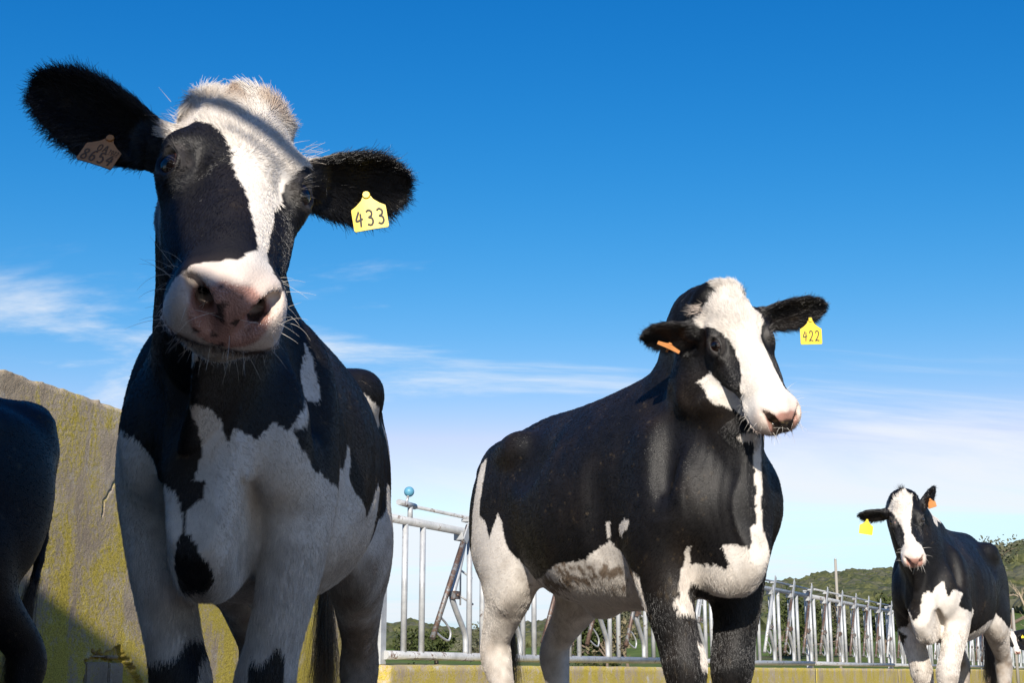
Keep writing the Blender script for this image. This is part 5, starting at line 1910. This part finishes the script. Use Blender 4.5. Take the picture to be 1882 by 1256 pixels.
# ------------------------------------------------------------------ ear tags
GLYPH = {
    '4': [[(.55, 1), (.10, .42), (.95, .50)], [(.72, .85), (.60, .0)]],
    '3': [[(.12, .90), (.45, 1.0), (.78, .85), (.70, .62), (.38, .53), (.72, .46), (.82, .22), (.55, .02), (.12, .10)]],
    '2': [[(.12, .78), (.35, 1.0), (.72, .92), (.78, .65), (.45, .28), (.08, .03), (.40, .08), (.92, .02)]],
    '8': [[(.5, .55), (.2, .75), (.3, .97), (.7, .97), (.8, .75), (.5, .55), (.15, .28), (.25, .03), (.75, .03), (.85, .28), (.5, .55)]],
    '6': [[(.8, .92), (.5, 1.0), (.2, .7), (.15, .3), (.35, .02), (.7, .04), (.85, .28), (.65, .52), (.3, .48), (.16, .3)]],
    '5': [[(.82, 1), (.25, 1), (.2, .58), (.55, .64), (.85, .42), (.8, .12), (.5, .0), (.15, .1)]],
    '1': [[(.3, .8), (.55, 1), (.55, 0)]],
    '0': [[(.5, 1), (.2, .8), (.15, .4), (.35, .03), (.65, .03), (.85, .4), (.8, .8), (.5, 1)]],
    'O': [[(.5, 1), (.15, .75), (.15, .25), (.5, 0), (.85, .25), (.85, .75), (.5, 1)]],
    'A': [[(.08, 0), (.5, 1), (.92, 0)], [(.25, .36), (.75, .36)]],
    '-': [[(0, .5), (1, .5)]],
}
TAG_SHAPE = [(-.06, .02), (.06, .02), (.10, -.10), (.17, -.22), (.33, -.34), (.47, -.40), (.50, -.44), (.50, -.96), (.46, -1.0), (-.46, -1.0), (-.50, -.96), (-.50, -.44), (-.47, -.40), (-.33, -.34), (-.17, -.22), (-.10, -.10)]


def mat_tag(name, col, dirt=(.20, .13, .07)):
    m = bpy.data.materials.new(name)
    nt, N, L, b = nodes(m)
    tc = N.new("ShaderNodeTexCoord")
    n = tex(N, L, "ShaderNodeTexNoise", 40, tc.outputs["Object"], Detail=5, Roughness=.7)
    r = ramp(N, L, n.outputs["Fac"], [(.45, (*col,)), (.75, tuple(.75 * c for c in col)), (.9, dirt)])
    L.new(r.outputs[0], b.inputs["Base Color"])
    b.inputs["Roughness"].default_value = .45
    b.inputs["Subsurface Weight"].default_value = .0
    return m


TAG_Y = mat_tag("yellow_tag_plastic", (.80, .58, .035))
TAG_O = mat_tag("orange_tag_plastic", (.62, .26, .085))
INK = mat_simple("tag_ink", (.030, .028, .030), .7)
INK_P = mat_simple("tag_print", (.14, .075, .035), .7)


def ear_tag(cow, neck_px, right, down, w, h, mat, lines, ink, bend=.10, lift=.014, label=None):
    """plate hung by its neck on the ear; right and down are directions seen from the camera"""
    from mathutils.bvhtree import BVHTree
    if not hasattr(cow, 'bvh'):
        cow.bvh = BVHTree.FromPolygons([tuple(v) for v in cow.V], [tuple(q) for q in cow.Q])
    u, v = neck_px
    o = cow.Rw.T @ (np.array([0, 0, CAM_Z]) - cow.loc)
    d = cow.Rw.T @ unit(CAM_F + CAM_R * (u - PW / 2) / F_PX + CAM_U * (PH / 2 - v) / F_PX)
    hit = cow.bvh.ray_cast(Vector(o), Vector(d))
    if hit[0] is None:
        best = min(((cow.bvh.find_nearest(Vector(o + d * t)), t) for t in np.linspace(1, 18, 500)), key=lambda q: q[0][3])
        p = np.array(o + d * best[1])
    else:
        p = np.array(hit[0]) - d * lift
    r = unit(cow.cv(right)); dn = np.array(cow.cv(down)); dn = unit(dn - r * np.dot(dn, r))
    nrm = np.cross(dn, r) * -1.0
    if np.dot(nrm, d) > 0: nrm = -nrm
    def at(a, b_, off=0.0):
        q = -b_
        return p + r * a * w + dn * q * h + nrm * (off - bend * h * (a * 2) ** 2 * .25 - bend * h * q * q * .3)
    def plate(bm):
        # rows across the outline so that the plate can bend
        rows = [(-.0, .06), (.10, .10), (.22, .17), (.34, .33), (.42, .49), (.48, .50), (.70, .50), (.96, .50), (1.0, .46)]
        K = 8
        g = []
        for off in (0.0, -.0022):
            gr = []
            for q, hw in rows:
                gr.append([bm.verts.new(Vector(at(-hw + 2 * hw * k / K, -q, off))) for k in range(K + 1)])
            g.append(gr)
        for i in range(len(rows) - 1):
            for k in range(K):
                bm.faces.new([g[0][i][k], g[0][i][k + 1], g[0][i + 1][k + 1], g[0][i + 1][k]])
                bm.faces.new([g[1][i][k], g[1][i + 1][k], g[1][i + 1][k + 1], g[1][i][k + 1]])
        n = len(rows) - 1
        for k in range(K):
            bm.faces.new([g[0][0][k], g[1][0][k], g[1][0][k + 1], g[0][0][k + 1]])
            bm.faces.new([g[0][n][k], g[0][n][k + 1], g[1][n][k + 1], g[1][n][k]])
        for i in range(n):
            bm.faces.new([g[0][i][0], g[0][i + 1][0], g[1][i + 1][0], g[1][i][0]])
            bm.faces.new([g[0][i][K], g[1][i][K], g[1][i + 1][K], g[0][i + 1][K]])
    t = obj("ear_tag", mesh_of("ear_tag", plate, mat), cow.root)
    if label: t["label"] = label
    def pin(bm):
        tube_bm(bm, [at(0, -.10, .003), at(0, -.10, -.03)], .0045, 8)
        tube_bm(bm, [at(0, -.10, .0005), at(0, -.10, .0035)], [.0075, .006], 10)
    obj("pin", mesh_of("pin", pin, mat), t)
    if lines:
        def ink_f(bm):
            for (text, x0, x1, y0, y1, thick) in lines:
                n = len(text); cw = (x1 - x0) / n
                for ci, ch in enumerate(text):
                    for st in GLYPH.get(ch, []):
                        pts = catmull([(x0 + cw * (ci + .12 + .76 * a), y0 + (y1 - y0) * b_) for a, b_ in st], 5)
                        pts = np.array(pts)[:, :2]
                        dv = np.gradient(pts, axis=0); dv = dv * [w, h]
                        nn = np.column_stack([-dv[:, 1], dv[:, 0]]); nn /= np.linalg.norm(nn, axis=1)[:, None] + 1e-9
                        nn = nn * thick / np.array([w, h])
                        A = [bm.verts.new(Vector(at(*(q + m_), .0007))) for q, m_ in zip(pts, nn)]
                        B = [bm.verts.new(Vector(at(*(q - m_), .0007))) for q, m_ in zip(pts, nn)]
                        for i in range(len(A) - 1):
                            bm.faces.new([A[i], A[i + 1], B[i + 1], B[i]])
        obj("number", mesh_of("number", ink_f, ink), t)


def hang_tags():
    A, B, C, D = BUILT['A'], BUILT['B'], BUILT['C'], BUILT['D']
    ear_tag(A, (672, 352), (.985, .17, -.05), (.07, -1, .30), .060, .070, TAG_Y, [("433", -.46, .46, -.90, -.50, .0017)], INK, label="yellow ear tag numbered 433")
    ear_tag(A, (206, 250), (.94, -.30, .10), (.20, -.75, .55), .062, .066, TAG_O, [("8654", -.46, .46, -.94, -.62, .0015), ("OA", -.16, .16, -.58, -.36, .0011), ("1022", .18, .46, -.56, -.44, .0006), ("----", .18, .46, -.66, -.54, .0005)], INK_P,
            label="orange ear tag printed 8654, in shade")
    ear_tag(B, (1489, 584), (.995, .02, -.05), (.02, -1, .15), .074, .092, TAG_Y, [("422", -.42, .42, -.88, -.50, .0017)], INK, bend=.04, label="yellow ear tag numbered 422")
    ear_tag(B, (1232, 632), (.90, -.42, .10), (.10, -.35, .95), .080, .060, TAG_O, [], INK_P, label="orange ear tag seen edge-on")
    ear_tag(C, (1594, 955), (.97, -.15, 0), (.05, -1, .2), .085, .095, TAG_Y, [], INK, label="yellow ear tag")
    ear_tag(C, (1709, 917), (.75, .35, .5), (-.25, -1, .1), .055, .060, TAG_O, [], INK, label="orange ear tag")
    ear_tag(D, (1848, 1175), (.98, -.1, 0), (.05, -1, .2), .065, .075, TAG_Y, [], INK, label="yellow ear tag on the left-hand ear")
    ear_tag(D, (1879, 1168), (.98, .1, 0), (.05, -1, .2), .065, .075, TAG_Y, [], INK, label="yellow ear tag on the right-hand ear")


hang_tags()
